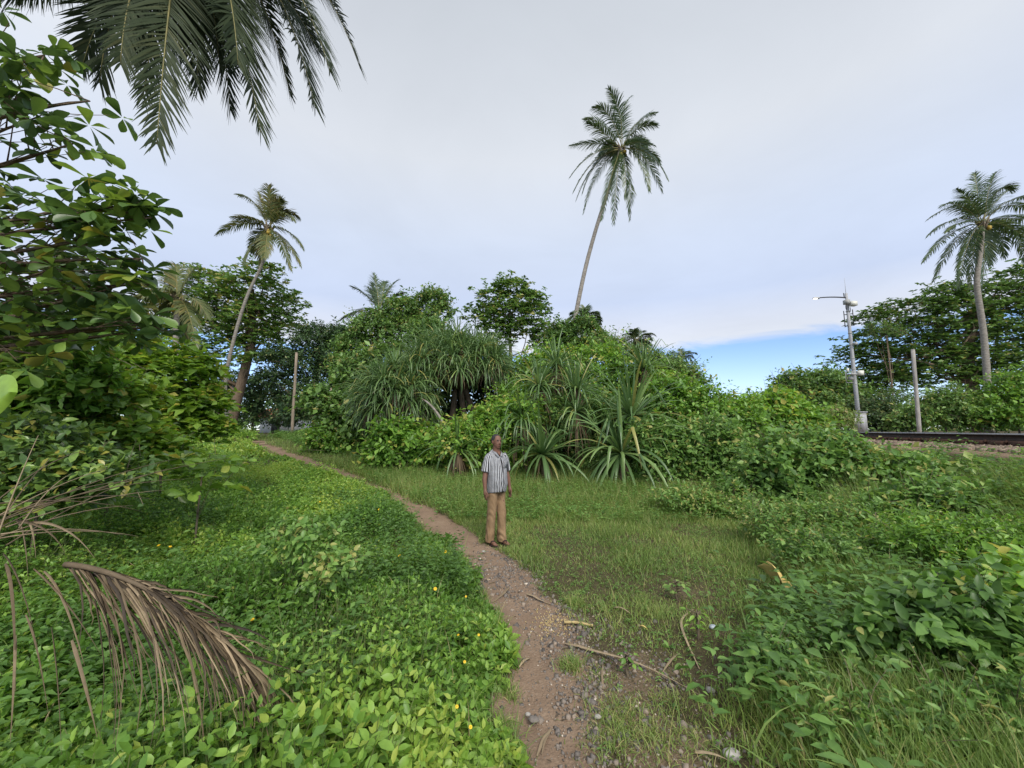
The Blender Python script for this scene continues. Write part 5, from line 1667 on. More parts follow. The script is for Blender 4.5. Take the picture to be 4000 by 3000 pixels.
def strip(label, pix, w, name='dry_leaf', cat='dry leaf', lift=0.02, mat=None, tone=0.75, group='dry palm leaf strips on the path'):
    """a curled dry leaflet lying along photograph points on the ground"""
    pts = np.array([gp(*p) for p in pix])
    d = np.concatenate([[0], np.cumsum(np.linalg.norm(np.diff(pts, axis=0), axis=1))])
    q = np.linspace(0, d[-1], 14)
    c = np.stack([np.interp(q, d, pts[:, i]) for i in range(3)], 1)
    for _ in range(3):
        c[1:-1] = 0.25 * c[:-2] + 0.5 * c[1:-1] + 0.25 * c[2:]
    c[:, 2] = gz(c[:, 0], c[:, 1]) + lift * (0.5 + 0.6 * np.sin(np.linspace(0, math.pi, 14)))
    root = thing(name, label, cat, c[7] - UP * lift, group)
    mb = MB()
    t = unit(np.gradient(c, axis=0))
    s = unit(np.cross(t, UP))
    tw = np.linspace(-0.5, 0.6, 14)
    s = unit(s * np.cos(tw)[:, None] + UP * np.sin(tw)[:, None] * 0.6)
    W = w * np.interp(np.linspace(0, 1, 14), [0, 0.1, 0.6, 1], [0.5, 1, 0.9, 0.3])
    mb.ribbons(c[None], W[None], s[None], tone, 0.18)
    mb.build('blade', mat or M_DRY, root)
    mb = MB(); mb.tube(c - UP * 0.003, np.linspace(0.003, 0.0015, 14), 4, tone=0.35); mb.build('midrib', M_DRY, root)


STRIPS = [
    ('pale curved dry leaf strip lying across the path just below the man', [(1992, 2280), (1968, 2312), (1920, 2348)], 0.03),
    ('dry leaf strip lying at the grassy right edge of the path', [(2058, 2312), (2100, 2340), (2152, 2359)], 0.024),
    ('short grey leaf strip curling at the left path edge', [(1944, 2425), (1966, 2450), (1974, 2482)], 0.02),
    ('thin brown stalk lying along the left edge of the path', [(1947, 2510), (1985, 2550), (2028, 2588)], 0.012),
    ('short pale strip touching the thin brown stalk', [(2070, 2561), (2050, 2585), (2028, 2609)], 0.022),
    ('long straight dry palm stalk running to the lower right across the gravel', [(2203, 2507), (2300, 2560), (2402, 2582), (2535, 2627), (2640, 2680), (2745, 2733)], 0.024),
    ('pale strip pointing up at the long dry stalk', [(2655, 2555), (2620, 2590), (2589, 2630)], 0.02),
    ('bent dry stalk standing over the bare patch right of the path', [(2709, 2386), (2652, 2434), (2679, 2512), (2733, 2621)], 0.022),
    ('small brown strip in the short grass', [(2396, 2380), (2430, 2392), (2468, 2410)], 0.022),
    ('split pair-like pale leaf strip on the bare dirt nearest the camera', [(2152, 2829), (2120, 2880), (2097, 2941)], 0.022),
    ('thin strip beside the split strip on the bare dirt nearest the camera', [(2148, 2850), (2128, 2890), (2116, 2935)], 0.012),
    ('long thin stalk at the bottom edge of the gravel', [(2715, 2953), (2790, 2980), (2866, 2998)], 0.02),
    ('tiny pale strip on the gravel beside the man', [(1830, 2218), (1850, 2205), (1870, 2200)], 0.03),
    ('grey stick upright in the gravel among grass tufts', [(2356, 2700), (2352, 2650), (2355, 2600)], 0.014)]
for i, (l, p, w) in enumerate(STRIPS):
    strip(l, p, w, lift=0.018 + 0.01 * (i % 3), tone=0.6 + 0.35 * ((i * 37) % 10) / 10)


def lump(label, px_, size, mat, name='stone', cat='stone', seed=0, squash=0.6):
    g = gp(*px_)
    rr = np.random.default_rng(seed)
    mb = MB()
    mb.ellipsoid((0, 0, 0), (1, 1, 1), 10, 7)
    v = mb.V[0]
    v *= (1 + 0.35 * (vnoise(v[:, 0] * 1.7 + seed, v[:, 1] * 1.7 + v[:, 2] * 1.3) + 0.2 * rr.normal(size=len(v)) * 0.3))[:, None]
    v = np.round(v * 3.2) / 3.2 * 0.5 + v * 0.5
    mb.V[0] = v * np.array([size, size * 0.8, size * squash]) + g + UP * size * squash * 0.6
    o = mb.build(name, mat)
    tag(o, label, cat)


lump('white stone on the ground at the bottom beside the gravel', (2860, 2962), 0.045, M_WHITE_STONE, seed=1)
lump('white flake of stone lying on the path just in front of the man', (1890, 2156), 0.032, M_WHITE_STONE, seed=2, squash=0.4)
lump('cream oblong pebble above the lower gravel patch', (2776, 2704), 0.03, M_WHITE_STONE, seed=3)
lump('flat dark grey stone on the dirt nearest the camera', (2085, 2815), 0.035, M_STONE, seed=4, squash=0.35)
lump('small white pebble on the dirt near the flat dark stone', (2062, 2795), 0.018, M_WHITE_STONE, seed=5)
lump('white stone chip in the grass edge of the gravel', (2335, 2805), 0.022, M_WHITE_STONE, seed=6)
lump('pale yellow foam crumb lying in the grass beside the man', (2068, 2214), 0.02, M_FOAM, 'foam_piece', 'litter', 7)
lump('crumpled bluish plastic wrapper in the grass below the embankment bush', (3030, 2135), 0.045, M_PLASTIC, 'plastic_wrapper', 'litter', 8)
lump('pale plastic scrap near the bent dry stalk', (2785, 2455), 0.035, M_PLASTIC, 'plastic_scrap', 'litter', 9)
lump('dry fan-shaped leaf litter scrap at the path edge near the foam', (2290, 2375), 0.02, M_DRY, 'leaf_scrap', 'litter', 10)

# yellow foam strip crumbling on the path edge
ga, gb = gp(2203, 2440), gp(2316, 2454)
root = thing('foam_strip', 'crumbling yellow foam strip at the right edge of the path', 'litter', (ga + gb) / 2)
mb = MB()
cur = bez(ga + UP * 0.02, (ga + gb) / 2 + UP * 0.03 + np.array([0, 0.03, 0]), gb + UP * 0.02, 12)
mb.tube(cur, 0.011 * (0.6 + 0.7 * rng.random(12)), 7); mb.build('strip', M_FOAM, root)
mb = MB()
n = 260
c = gp(2160, 2420)
P = np.stack([c[0] + rng.normal(0, 0.10, n), c[1] + rng.normal(0, 0.16, n), np.zeros(n)], 1); P[:, 2] = gz(P[:, 0], P[:, 1]) + 0.005
scatter_stones(mb, rng, P, rng.uniform(0.004, 0.012, n), np.ones(n) * 0.5)
tag(mb.build('crumbs', M_FOAM, root), kind='stuff')
# short yellow sliver
strip('short yellow sliver lying in the grass right of the foam strip', [(2498, 2455), (2512, 2462), (2532, 2470)], 0.02, 'yellow_sliver', 'litter', 0.035, M_YELLOW, 0.5, None)

# yellow sheet half buried in the weeds
A_, B_ = gp(2992, 2298), gp(3190, 2420)
root = thing('yellow_sheet', 'crumpled yellow plastic sheet half hidden in the weeds at right', 'plastic sheet', (A_ + B_) / 2)
mb = MB()
u = np.linspace(0, 1, 12); v = np.linspace(0, 1, 6)
V = []
nrm = unit(np.cross(B_ - A_, UP))
for i, a in enumerate(u):
    for j, b in enumerate(v):
        p = A_ + (B_ - A_) * a + UP * (0.10 + 0.20 * b * (0.75 + 0.4 * math.sin(a * 7))) + nrm * (-0.10 + 0.16 * b + 0.03 * math.sin(9 * a + 2 * b))
        p = p + rng.normal(size=3) * 0.008
        V.append(p)
q = [(i * 6 + j, i * 6 + j + 1, (i + 1) * 6 + j + 1, (i + 1) * 6 + j) for i in range(11) for j in range(5)]
mb.add(V, q)
sh = mb.build('sheet', M_YELLOW, root)
so = sh.modifiers.new('thick', 'SOLIDIFY'); so.thickness = 0.004

# ------------------------------------------------------------------ fallen dead fronds at lower left
def dead_leaflet(root, pts, w, tone, name='leaflet'):
    pts = np.asarray(pts, float)
    mb = MB()
    t = unit(np.gradient(pts, axis=0))
    s = unit(np.cross(t, np.array([0.1, 1, 0.2]) + 0.2 * rng.normal(size=3)))
    W = w * np.interp(np.linspace(0, 1, len(pts)), [0, 0.1, 0.55, 1], [0.6, 1, 0.75, 0.12])
    mb.ribbons(pts[None], W[None], s[None], tone, 0.3)
    mb.build(name, M_DRY, root)


R0, R1, R2 = at(255, 2205, 1.95), at(640, 2235, 1.9), at(985, 2640, 2.25)
bfoot = at(300, 2700, 2.0); bfoot[2] = float(height(bfoot[0], bfoot[1]))
root = thing('dead_palm_frond', 'dead brown palm frond draped over the creeping cover at lower left', 'palm frond', bfoot)
mb = MB()
rach = bez(R0, R1, R2, 18)
mb.tube(rach, np.linspace(0.014, 0.004, 18), 6, tone=0.4); mb.build('rachis', M_DRY, root)
for i in range(132):
    f = (i + 0.5) / 132
    s = rach[int(f * 17)] * (1 - (f * 17) % 1) + rach[min(int(f * 17) + 1, 17)] * ((f * 17) % 1)
    if i % 4 == 0:                                          # upper row, swept along the stalk
        e = s + (R2 - R0) * (0.34 + 0.18 * rng.random()) * (1 - 0.45 * f) + UP * (0.05 - 0.12 * rng.random()) + np.array([0.02, 0, 0.03])
        mid = (s + e) / 2 + UP * (0.05 + 0.02 * rng.random())
    else:                                                   # lower row, hanging down and forward
        e = s + np.array([0.30 + 0.14 * rng.random() + 0.10 * f, 0.05 * rng.normal(), -0.56 - 0.14 * rng.random()]) * (1.05 - 0.35 * f)
        mid = (s + e) / 2 + np.array([0.06 + 0.05 * rng.random(), -0.02, 0.06 + 0.05 * rng.random()])
    e[2] = max(e[2], float(height(e[0], e[1])) + 0.12)
    e = e + rng.normal(size=3) * 0.05
    if rng.random() < 0.2:                                   # snapped short
        e = s + (e - s) * rng.uniform(0.4, 0.75)
        mid = s + (mid - s) * 0.6
    dead_leaflet(root, bez(s, mid, e, 9) + np.cumsum(rng.normal(size=(9, 3)) * 0.004, 0), 0.009 + 0.013 * rng.random(), float(np.clip(rng.normal(0.36, 0.3), 0, 1)))

b0 = at(-60, 2080, 1.75)
bb = np.array([b0[0], b0[1], float(height(b0[0], b0[1]))])
root = thing('dead_palm_frond', 'bare dry frond ribs fanning in from the left edge', 'palm frond', bb)
mb = MB(); mb.tube(bez(bb, (bb + b0) / 2 + np.array([-0.1, 0, 0.1]), b0, 6), np.linspace(0.022, 0.012, 6), 6, tone=0.4); mb.build('rachis', M_DRY, root)
for i, (tx, ty, ty2) in enumerate([(660, 1830, 2.7), (640, 1915, 2.5), (520, 1975, 2.3), (610, 1955, 2.5), (560, 1880, 2.6), (420, 1830, 2.3), (700, 1790, 2.9), (330, 1760, 2.2), (480, 2090, 2.1), (280, 1850, 2.0), (900, 1790, 3.2), (560, 2000, 2.4), (540, 2095, 2.2), (200, 1790, 2.0), (750, 1870, 2.9), (150, 1700, 1.95), (430, 1900, 2.2)]):
    e = at(tx, ty, ty2)
    s = b0 + rng.normal(size=3) * 0.05 + np.array([0.1 * rng.random(), 0, 0])
    mb = MB()
    mb.tube(bez(s, (s + e) / 2 + UP * (0.04 + 0.05 * rng.random()), e, 9), np.linspace(0.0035, 0.0012, 9), 4, tone=float(rng.uniform(0.35, 0.8)))
    mb.build('rib', M_DRY, root)
for i, (pa, pb, pc_) in enumerate([((70, 2045), (95, 2040), (110, 2260)), ((110, 2040), (130, 2050), (140, 2180)), ((60, 2035), (190, 2035), (255, 2160)), ((120, 2040), (270, 2030), (370, 2180)), ((10, 2160), (80, 2230), (140, 2500)), ((130, 2220), (260, 2330), (390, 2550)), ((20, 2200), (60, 2260), (60, 2700)), ((170, 2230), (250, 2290), (330, 2600)), ((100, 2400), (150, 2500), (190, 2800)), ((60, 2480), (60, 2600), (40, 2900)), ((280, 2500), (330, 2650), (380, 2880)), ((200, 2450), (230, 2650), (240, 2950))]):
    p_ = [at(*pa, 1.85), at(*pb, 1.8), at(*pc_, 1.85)]
    dead_leaflet(root, bez(*p_, 8), 0.010 + 0.010 * rng.random(), float(rng.uniform(0.3, 0.85)))

# ------------------------------------------------------------------ posts and lamp pole
def post(label, top_px, bot_px, Y, r, mat, square=False, name='post', cat='post'):
    a, b = at(*top_px, Y), at(*bot_px, Y)
    g = float(height(b[0], b[1]))
    b = b.copy(); b[2] = min(g, b[2]) - 0.1
    root = thing(name, label, cat, (b[0], b[1], g))
    mb = MB()
    pts = [b + (a - b) * f + rng.normal(size=3) * (0 if square else 0.012) for f in np.linspace(0, 1, 7)]
    mb.tube(pts, np.linspace(r * 1.15, r, 7), 4 if square else 9)
    mb.build('shaft', mat, root)
    mb = MB(); mb.tube([a, a + UP * 0.05], [r * 1.06, r * 0.9], 4 if square else 9); mb.build('cap', mat, root)
    return root


post('grey wooden post standing at the head of the path', (1158, 1380), (1141, 1692), 24, 0.075, M_WOODPOST)
post('thin bare pole among the dark shrubs left of the screw pine clump', (1293, 1520), (1290, 1650), 17, 0.035, M_WOODPOST, name='pole', cat='pole')
cpost = post('weathered square concrete post beyond the railway', (3566, 1368), (3592, 1700), 20, 0.088, M_CONC, True)
mb = MB(); mb.tube([at(3569, 1395, 20), at(3640, 1430, 20.5), at(3745, 1490, 21.5)], 0.012, 4); mb.build('guy_wire', M_DARK, cpost)
# bent bare stem under the screw pine clump
a, b, c = at(1660, 1565, 12.9), at(1700, 1590, 12.7), at(1738, 1665, 12.6)
g = np.array([c[0] + 0.1, c[1], float(height(c[0] + 0.1, c[1]))])
root = thing('bent_stem', 'pale bent bare stem leaning out from under the screw pine clump', 'stem', g)
mb = MB(); mb.tube(np.concatenate([bez(a, b, c, 8), [g]]), np.linspace(0.03, 0.05, 9), 7); mb.build('stem', M_PALMBARK, root)
mb = MB(); mb.tube([a, a + unit(a - b) * 0.12], [0.03, 0.02], 7); mb.build('broken_end', M_TWIG, root)

LY = 25.6
top, bot = at(3311, 1146, LY), at(3350, 1660, LY)
bot[0] = top[0] = (top[0] + bot[0]) / 2
g = float(height(bot[0], bot[1]))
root = thing('lamp_pole', 'tall grey lamp pole with equipment boxes and a lit lamp arm by the railway', 'lamp pole', (bot[0], bot[1], g))
u = pm(LY)


def lp_(dx, py):
    return np.array([top[0] + dx * u, LY, at(3320, py, LY)[2]])


mb = MB(); mb.tube([np.array([top[0], LY, g - 0.1]), lp_(0, 1500), lp_(0, 1300), lp_(0, 1146)], [0.125, 0.115, 0.095, 0.075], 12); mb.build('shaft', M_POLE, root)
arm = MB(); arm.tube(bez(lp_(0, 1163), lp_(-55, 1158), lp_(-110, 1163), 8), np.linspace(0.045, 0.035, 8), 7); am = arm.build('lamp_arm', M_DARK, root)
mb = MB(); hc = lp_(-122, 1165); mb.ellipsoid(hc, (0.26, 0.11, 0.06), 12, 8); mb.build('lamp_head', M_GREYBOX, am, smooth=True)
m_, N_, L_ = nmat('lit_lamp')
ou = N_.new('ShaderNodeOutputMaterial'); em = N_.new('ShaderNodeEmission'); em.inputs['Color'].default_value = (1, 0.85, 0.6, 1); em.inputs['Strength'].default_value = 1.2
L_.new(em.outputs[0], ou.inputs[0])
mb = MB(); mb.ellipsoid(hc + np.array([-0.1, -0.05, -0.05]), (0.15, 0.08, 0.04), 10, 6); mb.build('lamp_lens', m_, am)
mb = MB(); mb.tube([lp_(-1, 1150), lp_(-1, 1085)], [0.015, 0.006], 5); mb.build('antenna', M_GREYBOX, root)
mb = MB(); mb.tube([lp_(-9, 1165), lp_(-10, 1145)], [0.03, 0.03], 6); mb.build('bracket', M_DARK, root)


def pbox(name, dx, py, w, h, d, mat, dy=-0.2, parent=None):
    mb = MB(); mb.box(lp_(dx, py) + np.array([0, dy, 0]), (w * u, d, h * u)); return mb.build(name, mat, parent or root)


pbox('equipment_box', -12, 1184, 15, 17, 0.3, M_GREYBOX)
pbox('equipment_box', 8, 1192, 21, 18, 0.28, M_WHITEBOX, -0.3)
for sx, y0, y1 in ((-17, 1215, 1278), (19, 1209, 1272)):
    mb = MB(); mb.tube([lp_(sx, y0), lp_(sx, y1)], 0.028, 6); mb.build('antenna_mount', M_DARK, root)
for y0 in (1228, 1273):
    mb = MB(); mb.tube([lp_(-18, y0 + 2), lp_(20, y0 - 3)], 0.028, 6); mb.build('cross_bar', M_DARK, root)
for y0 in (1215, 1300, 1345, 1398, 1440, 1500, 1560):
    mb = MB(); mb.tube([lp_(0, y0), lp_(0, y0 + 3)], 0.12, 10); mb.build('clamp_band', M_GREYBOX, root)
pbox('equipment_box', 14, 1459, 17, 19, 0.25, M_WHITEBOX)
pbox('equipment_box', 6, 1345, 9, 10, 0.2, M_GREYBOX)
fr_ = pbox('equipment_shelf', -20, 1464, 26, 5, 0.35, M_GREYBOX)
for sx in (-33, -8):
    mb = MB(); mb.tube([lp_(sx, 1450), lp_(sx, 1496)], 0.03, 5); mb.build('shelf_post', M_GREYBOX, fr_)
mb = MB(); mb.tube([lp_(-33, 1495), lp_(-2, 1495)], 0.03, 5); mb.build('shelf_post', M_GREYBOX, fr_)
pbox('equipment_box', -20, 1478, 14, 14, 0.2, M_GREYBOX, -0.1)
pbox('antenna_mount', -29, 1447, 6, 14, 0.1, M_WHITEBOX, -0.1)
mb = MB(); mb.tube(bez(lp_(-6, 1192), lp_(-10, 1212), lp_(2, 1216), 6), 0.02, 5); mb.build('cable', M_DARK, root)
mb = MB(); mb.tube(bez(lp_(10, 1200), lp_(13, 1222), lp_(2, 1222), 6), 0.02, 5); mb.build('cable', M_DARK, root)
# cabinet and meter box at its foot
cb = at(3361, 1660, LY - 0.6); gb_ = float(height(cb[0], cb[1]))
root2 = thing('equipment_cabinet', 'grey equipment cabinet with overhanging lid at the foot of the lamp pole', 'cabinet', (cb[0], cb[1], gb_))
zt = at(3361, 1612, LY - 0.6)[2]
mb = MB(); mb.box((cb[0], cb[1], (gb_ + zt) / 2), (0.5, 0.45, zt - gb_)); bd = mb.build('body', M_GREYBOX, root2)
mb = MB(); mb.box((cb[0], cb[1], zt + 0.03), (0.62, 0.55, 0.06)); mb.build('lid', M_POLE, root2)
mb = MB(); mb.box((cb[0], cb[1] - 0.235, (gb_ + zt) / 2 + 0.05), (0.42, 0.02, (zt - gb_) * 0.75)); mb.build('door', M_POLE, root2)
cb = at(3328, 1644, LY - 1.0); gb_ = float(height(cb[0], cb[1]))
root3 = thing('meter_box', 'small white meter box with dark window on a short stake by the lamp pole', 'meter box', (cb[0], cb[1], gb_))
mb = MB(); mb.box((cb[0], cb[1], cb[2]), (0.36, 0.22, 0.36)); mb.build('body', M_WHITEBOX, root3)
mb = MB(); mb.box((cb[0] - 0.04, cb[1] - 0.115, cb[2] + 0.03), (0.17, 0.02, 0.16)); mb.build('window', M_DARK, root3)
mb = MB(); mb.tube([(cb[0] + 0.1, cb[1] + 0.02, gb_ - 0.05), (cb[0] + 0.1, cb[1] + 0.02, cb[2] - 0.17)], 0.03, 6); mb.build('stake', M_WOODPOST, root3)

# ------------------------------------------------------------------ little house at the end of the path
hc = at(1085, 1660, 40); hz = float(height(hc[0], hc[1]))
root = thing('small_house', 'small white house with clay roof glimpsed through the trees', 'house', (hc[0], hc[1], hz))
mb = MB(); mb.box((hc[0], hc[1] + 1.5, hz + 0.75), (3.6, 3.0, 1.5)); mb.build('wall', M_WALL, root)
mb = MB()
x0, x1, y0, y1, z0, z1 = hc[0] - 2.1, hc[0] + 2.1, hc[1] - 0.5, hc[1] + 3.5, hz + 1.5, hz + 2.5
ym = (y0 + y1) / 2
mb.add([(x0, y0, z0), (x1, y0, z0), (x1, y1, z0), (x0, y1, z0), (x0, ym, z1), (x1, ym, z1)], [(0, 1, 5, 4), (2, 3, 4, 5), (0, 3, 2, 1)], [(0, 4, 3), (1, 2, 5)])
mb.build('roof', M_ROOF, root)
mb = MB(); mb.box((hc[0] - 0.2, hc[1] - 0.03, hz + 0.6), (0.8, 0.08, 1.2)); mb.build('door', M_DARK, root)
mb = MB(); mb.box((hc[0] + 1.0, hc[1] - 0.03, hz + 0.85), (0.7, 0.08, 0.5)); mb.build('window', M_DARK, root)

# ------------------------------------------------------------------ distant wood that closes the horizon
rngt = np.random.default_rng(99)
lm = MB()
blobs = []
for xx in np.arange(-300, 4400, 75):
    Yt = 62 + 22 * rngt.random()
    hp = 74 + 34 * rngt.random() + (35 if 600 < xx < 1400 else 0)
    if 2500 < xx < 3050:
        hp = 62
    blobs.append(pxblob((xx, 1680 - hp * 0.35, 70, hp, 0, 3.5), Yt))
P, O = blob_points(rngt, blobs, 5500, 0.5, -0.95, 0.3, 0.2)
sprays(lm, None, rngt, P, O, 0.9, 6, 0.85, 0.52, LEAF2, 0.5, 0.2)
tag(lm.build('treeline', M_TREE), 'distant dark wood closing the horizon behind everything', 'woodland', kind='stuff')

# ------------------------------------------------------------------ the man
def remeshed(name, mb, voxel, mat, parent, smooth_it=4, fac=0.5):
    me = mb.mesh(name)
    tmp = bpy.data.objects.new('tmp', me)
    COL.objects.link(tmp)
    md = tmp.modifiers.new('r', 'REMESH'); md.mode = 'VOXEL'; md.voxel_size = voxel; md.use_smooth_shade = True
    sm = tmp.modifiers.new('s', 'SMOOTH'); sm.factor = fac; sm.iterations = smooth_it
    dg = bpy.context.evaluated_depsgraph_get()
    out = bpy.data.meshes.new_from_object(tmp.evaluated_get(dg))
    bpy.data.objects.remove(tmp)
    out.materials.clear(); out.materials.append(mat)
    out.name = name
    return link(name, out, parent)


def shirt_mat():
    m, N, L = nmat('striped_shirt')
    out = N.new('ShaderNodeOutputMaterial'); pr = N.new('ShaderNodeBsdfPrincipled')
    pr.inputs['Roughness'].default_value = 0.85; pr.inputs['Specular IOR Level'].default_value = 0.15
    tcd = N.new('ShaderNodeTexCoord'); sp = N.new('ShaderNodeSeparateXYZ'); L.new(tcd.outputs['Object'], sp.inputs[0])
    nz = N.new('ShaderNodeTexNoise'); nz.inputs['Scale'].default_value = 5; L.new(tcd.outputs['Object'], nz.inputs['Vector'])
    wob = N.new('ShaderNodeMath'); wob.operation = 'MULTIPLY_ADD'; wob.inputs[1].default_value = 0.03; L.new(nz.outputs[0], wob.inputs[0]); L.new(sp.outputs['X'], wob.inputs[2])
    # stripes run round the body: arc length from x and y
    at2 = N.new('ShaderNodeMath'); at2.operation = 'ARCTAN2'; L.new(wob.outputs[0], at2.inputs[0])
    ng = N.new('ShaderNodeMath'); ng.operation = 'MULTIPLY'; ng.inputs[1].default_value = -1.25; L.new(sp.outputs['Y'], ng.inputs[0])
    ng2 = N.new('ShaderNodeMath'); ng2.operation = 'ADD'; ng2.inputs[1].default_value = 0.03; L.new(ng.outputs[0], ng2.inputs[0])
    L.new(ng2.outputs[0], at2.inputs[1])
    fr = N.new('ShaderNodeMath'); fr.operation = 'MULTIPLY'; fr.inputs[1].default_value = 48.0; L.new(at2.outputs[0], fr.inputs[0])
    sn = N.new('ShaderNodeMath'); sn.operation = 'SINE'; L.new(fr.outputs[0], sn.inputs[0])
    rp = N.new('ShaderNodeValToRGB')
    rp.color_ramp.elements[0].position = 0.48; rp.color_ramp.elements[0].color = (0.04, 0.04, 0.046, 1)
    rp.color_ramp.elements[1].position = 0.64; rp.color_ramp.elements[1].color = (0.50, 0.505, 0.53, 1)
    mr = N.new('ShaderNodeMapRange'); mr.inputs['From Min'].default_value = -1; L.new(sn.outputs[0], mr.inputs['Value']); L.new(mr.outputs[0], rp.inputs[0])
    L.new(rp.outputs[0], pr.inputs['Base Color'])
    n2 = N.new('ShaderNodeTexNoise'); n2.inputs['Scale'].default_value = 11; n2.inputs['Detail'].default_value = 3; L.new(tcd.outputs['Object'], n2.inputs['Vector'])
    bp = N.new('ShaderNodeBump'); bp.inputs['Strength'].default_value = 0.6; bp.inputs['Distance'].default_value = 0.03
    L.new(n2.outputs[0], bp.inputs['Height']); L.new(bp.outputs[0], pr.inputs['Normal'])
    L.new(pr.outputs[0], out.inputs[0])
    return m


M_SKIN = solid_mat('brown_skin', (0.14, 0.068, 0.045), (0.20, 0.10, 0.068), 9, 0.6, 0.05, spec=0.4)
M_LIP = solid_mat('lip', (0.10, 0.035, 0.03), (0.12, 0.045, 0.04), 20, 0.5)
M_HAIR = solid_mat('grey_black_hair', (0.010, 0.010, 0.011), (0.055, 0.052, 0.052), 70, 0.8)
M_TROUSER = solid_mat('tan_trousers', (0.22, 0.14, 0.076), (0.31, 0.205, 0.118), 5, 0.85, 0.9, stretch=(1.6, 1.6, 0.7), bscale=9)
M_SHIRT = shirt_mat()
M_SANDAL = solid_mat('dark_rubber', (0.02, 0.014, 0.014), (0.05, 0.03, 0.028), 12, 0.7)
M_EYE = solid_mat('eye_white', (0.16, 0.13, 0.11), None, 5, 0.3)
M_PUPIL = solid_mat('pupil', (0.01, 0.008, 0.008), None, 5, 0.2)

MF = gp(1938, 2126)
man = thing('person', 'man in black and white striped short-sleeved shirt, tan trousers and sandals standing beside the path', 'person', MF)
man['_org'] = [0.0, 0.0, 0.0]
YAW = math.radians(36)
man.rotation_euler = (0, 0, YAW)
man.scale = (0.84, 0.90, 1.0)

# body (front is -y, his left is +x), height 1.67
bd = MB()
LEGY = {-1: 0.035, 1: -0.055}
for sx in (-1, 1):
    ly = LEGY[sx]
    bd.tube([(sx * 0.085, 0.0, 0.86), (sx * 0.09, -0.01 + ly * 0.3, 0.66), (sx * 0.092, -0.02 + ly * 0.5, 0.47), (sx * 0.095, 0.008 + ly * 0.75, 0.30), (sx * 0.098, 0.02 + ly, 0.10), (sx * 0.098, 0.02 + ly, 0.06)], [0.085, 0.07, 0.055, 0.052, 0.037, 0.04], 12)
    bd.ellipsoid((sx * 0.098, 0.03 + ly, 0.055), (0.036, 0.045, 0.04), 10, 8)
    bd.tube([(sx * 0.098, 0.035 + ly, 0.045), (sx * 0.10, -0.05 + ly, 0.045), (sx * 0.103, -0.12 + ly, 0.034), (sx * 0.104, -0.155 + ly, 0.03)], [0.036, 0.038, 0.036, 0.026], 10)
    for k, (dx, ln) in enumerate(((-0.024, 0.21), (-0.008, 0.205), (0.006, 0.197), (0.019, 0.187), (0.030, 0.175))):
        bd.tube([(sx * (0.104 + dx), -0.13 + ly, 0.034), (sx * (0.104 + dx), -ln + 0.012 + ly, 0.029), (sx * (0.104 + dx), -ln + ly, 0.026)], [0.012, 0.0105, 0.008], 7)
    # arm
    bd.tube([(sx * 0.150, 0.0, 1.315), (sx * 0.200, 0.005, 1.23), (sx * 0.236, 0.012, 1.09), (sx * 0.262, -0.005, 0.98), (sx * 0.272, -0.035, 0.85)], [0.040, 0.046, 0.046, 0.044, 0.030], 12)
    # hand, a little curled
    bd.tube([(sx * 0.272, -0.036, 0.86), (sx * 0.274, -0.045, 0.81), (sx * 0.274, -0.05, 0.765)], [0.026, 0.036, 0.034], 10)
    bd.ellipsoid((sx * 0.274, -0.048, 0.79), (0.022, 0.042, 0.048), 10, 8)
    for k, (dy, ln) in enumerate(((-0.032, 0.078), (-0.011, 0.088), (0.011, 0.083), (0.030, 0.066))):
        y0 = -0.05 + dy
        bd.tube([(sx * 0.274, y0, 0.765), (sx * 0.275, y0 - 0.004, 0.765 - ln * 0.45), (sx * 0.265, y0 - 0.006, 0.765 - ln * 0.8), (sx * 0.252, y0 - 0.006, 0.765 - ln)], [0.0105, 0.010, 0.0095, 0.007], 7)
    bd.tube([(sx * 0.27, -0.075, 0.815), (sx * 0.262, -0.105, 0.785), (sx * 0.256, -0.112, 0.752), (sx * 0.252, -0.108, 0.735)], [0.014, 0.0125, 0.011, 0.008], 7)
# trunk, neck, head
bd.loft([(0, 0.0, 0.80, 0.13, 0.10), (0, 0.0, 0.92, 0.155, 0.12), (0, -0.015, 1.02, 0.16, 0.135), (0, -0.01, 1.15, 0.165, 0.125), (0, 0.0, 1.26, 0.165, 0.105), (0, 0.01, 1.34, 0.12, 0.075), (0, 0.012, 1.40, 0.070, 0.060)], 24)
bd.tube([(0, 0.015, 1.36), (0, 0.008, 1.43), (0, -0.006, 1.50)], [0.070, 0.066, 0.064], 14)
bd.ellipsoid((0, 0.005, 1.575), (0.086, 0.098, 0.096), 20, 14)
bd.ellipsoid((0, -0.030, 1.515), (0.068, 0.062, 0.068), 16, 12)
bd.ellipsoid((0, -0.058, 1.475), (0.042, 0.030, 0.028), 12, 8)          # chin
bd.ellipsoid((0, -0.066, 1.585), (0.052, 0.022, 0.016), 12, 8)          # brow
bd.tube([(0, -0.082, 1.575), (0, -0.102, 1.540), (0, -0.098, 1.528)], [0.009, 0.014, 0.012], 8)   # nose
for sx in (-1, 1):
    bd.ellipsoid((sx * 0.014, -0.093, 1.530), (0.010, 0.012, 0.009), 8, 6)
    bd.ellipsoid((sx * 0.036, -0.066, 1.530), (0.022, 0.020, 0.024), 10, 8)   # cheek
    bd.ellipsoid((sx * 0.089, 0.010, 1.548), (0.010, 0.020, 0.032), 8, 8)     # ear
bd.ellipsoid((0, -0.085, 1.497), (0.024, 0.012, 0.010), 10, 8)
remeshed('body', bd, 0.010, M_SKIN, man, 2)
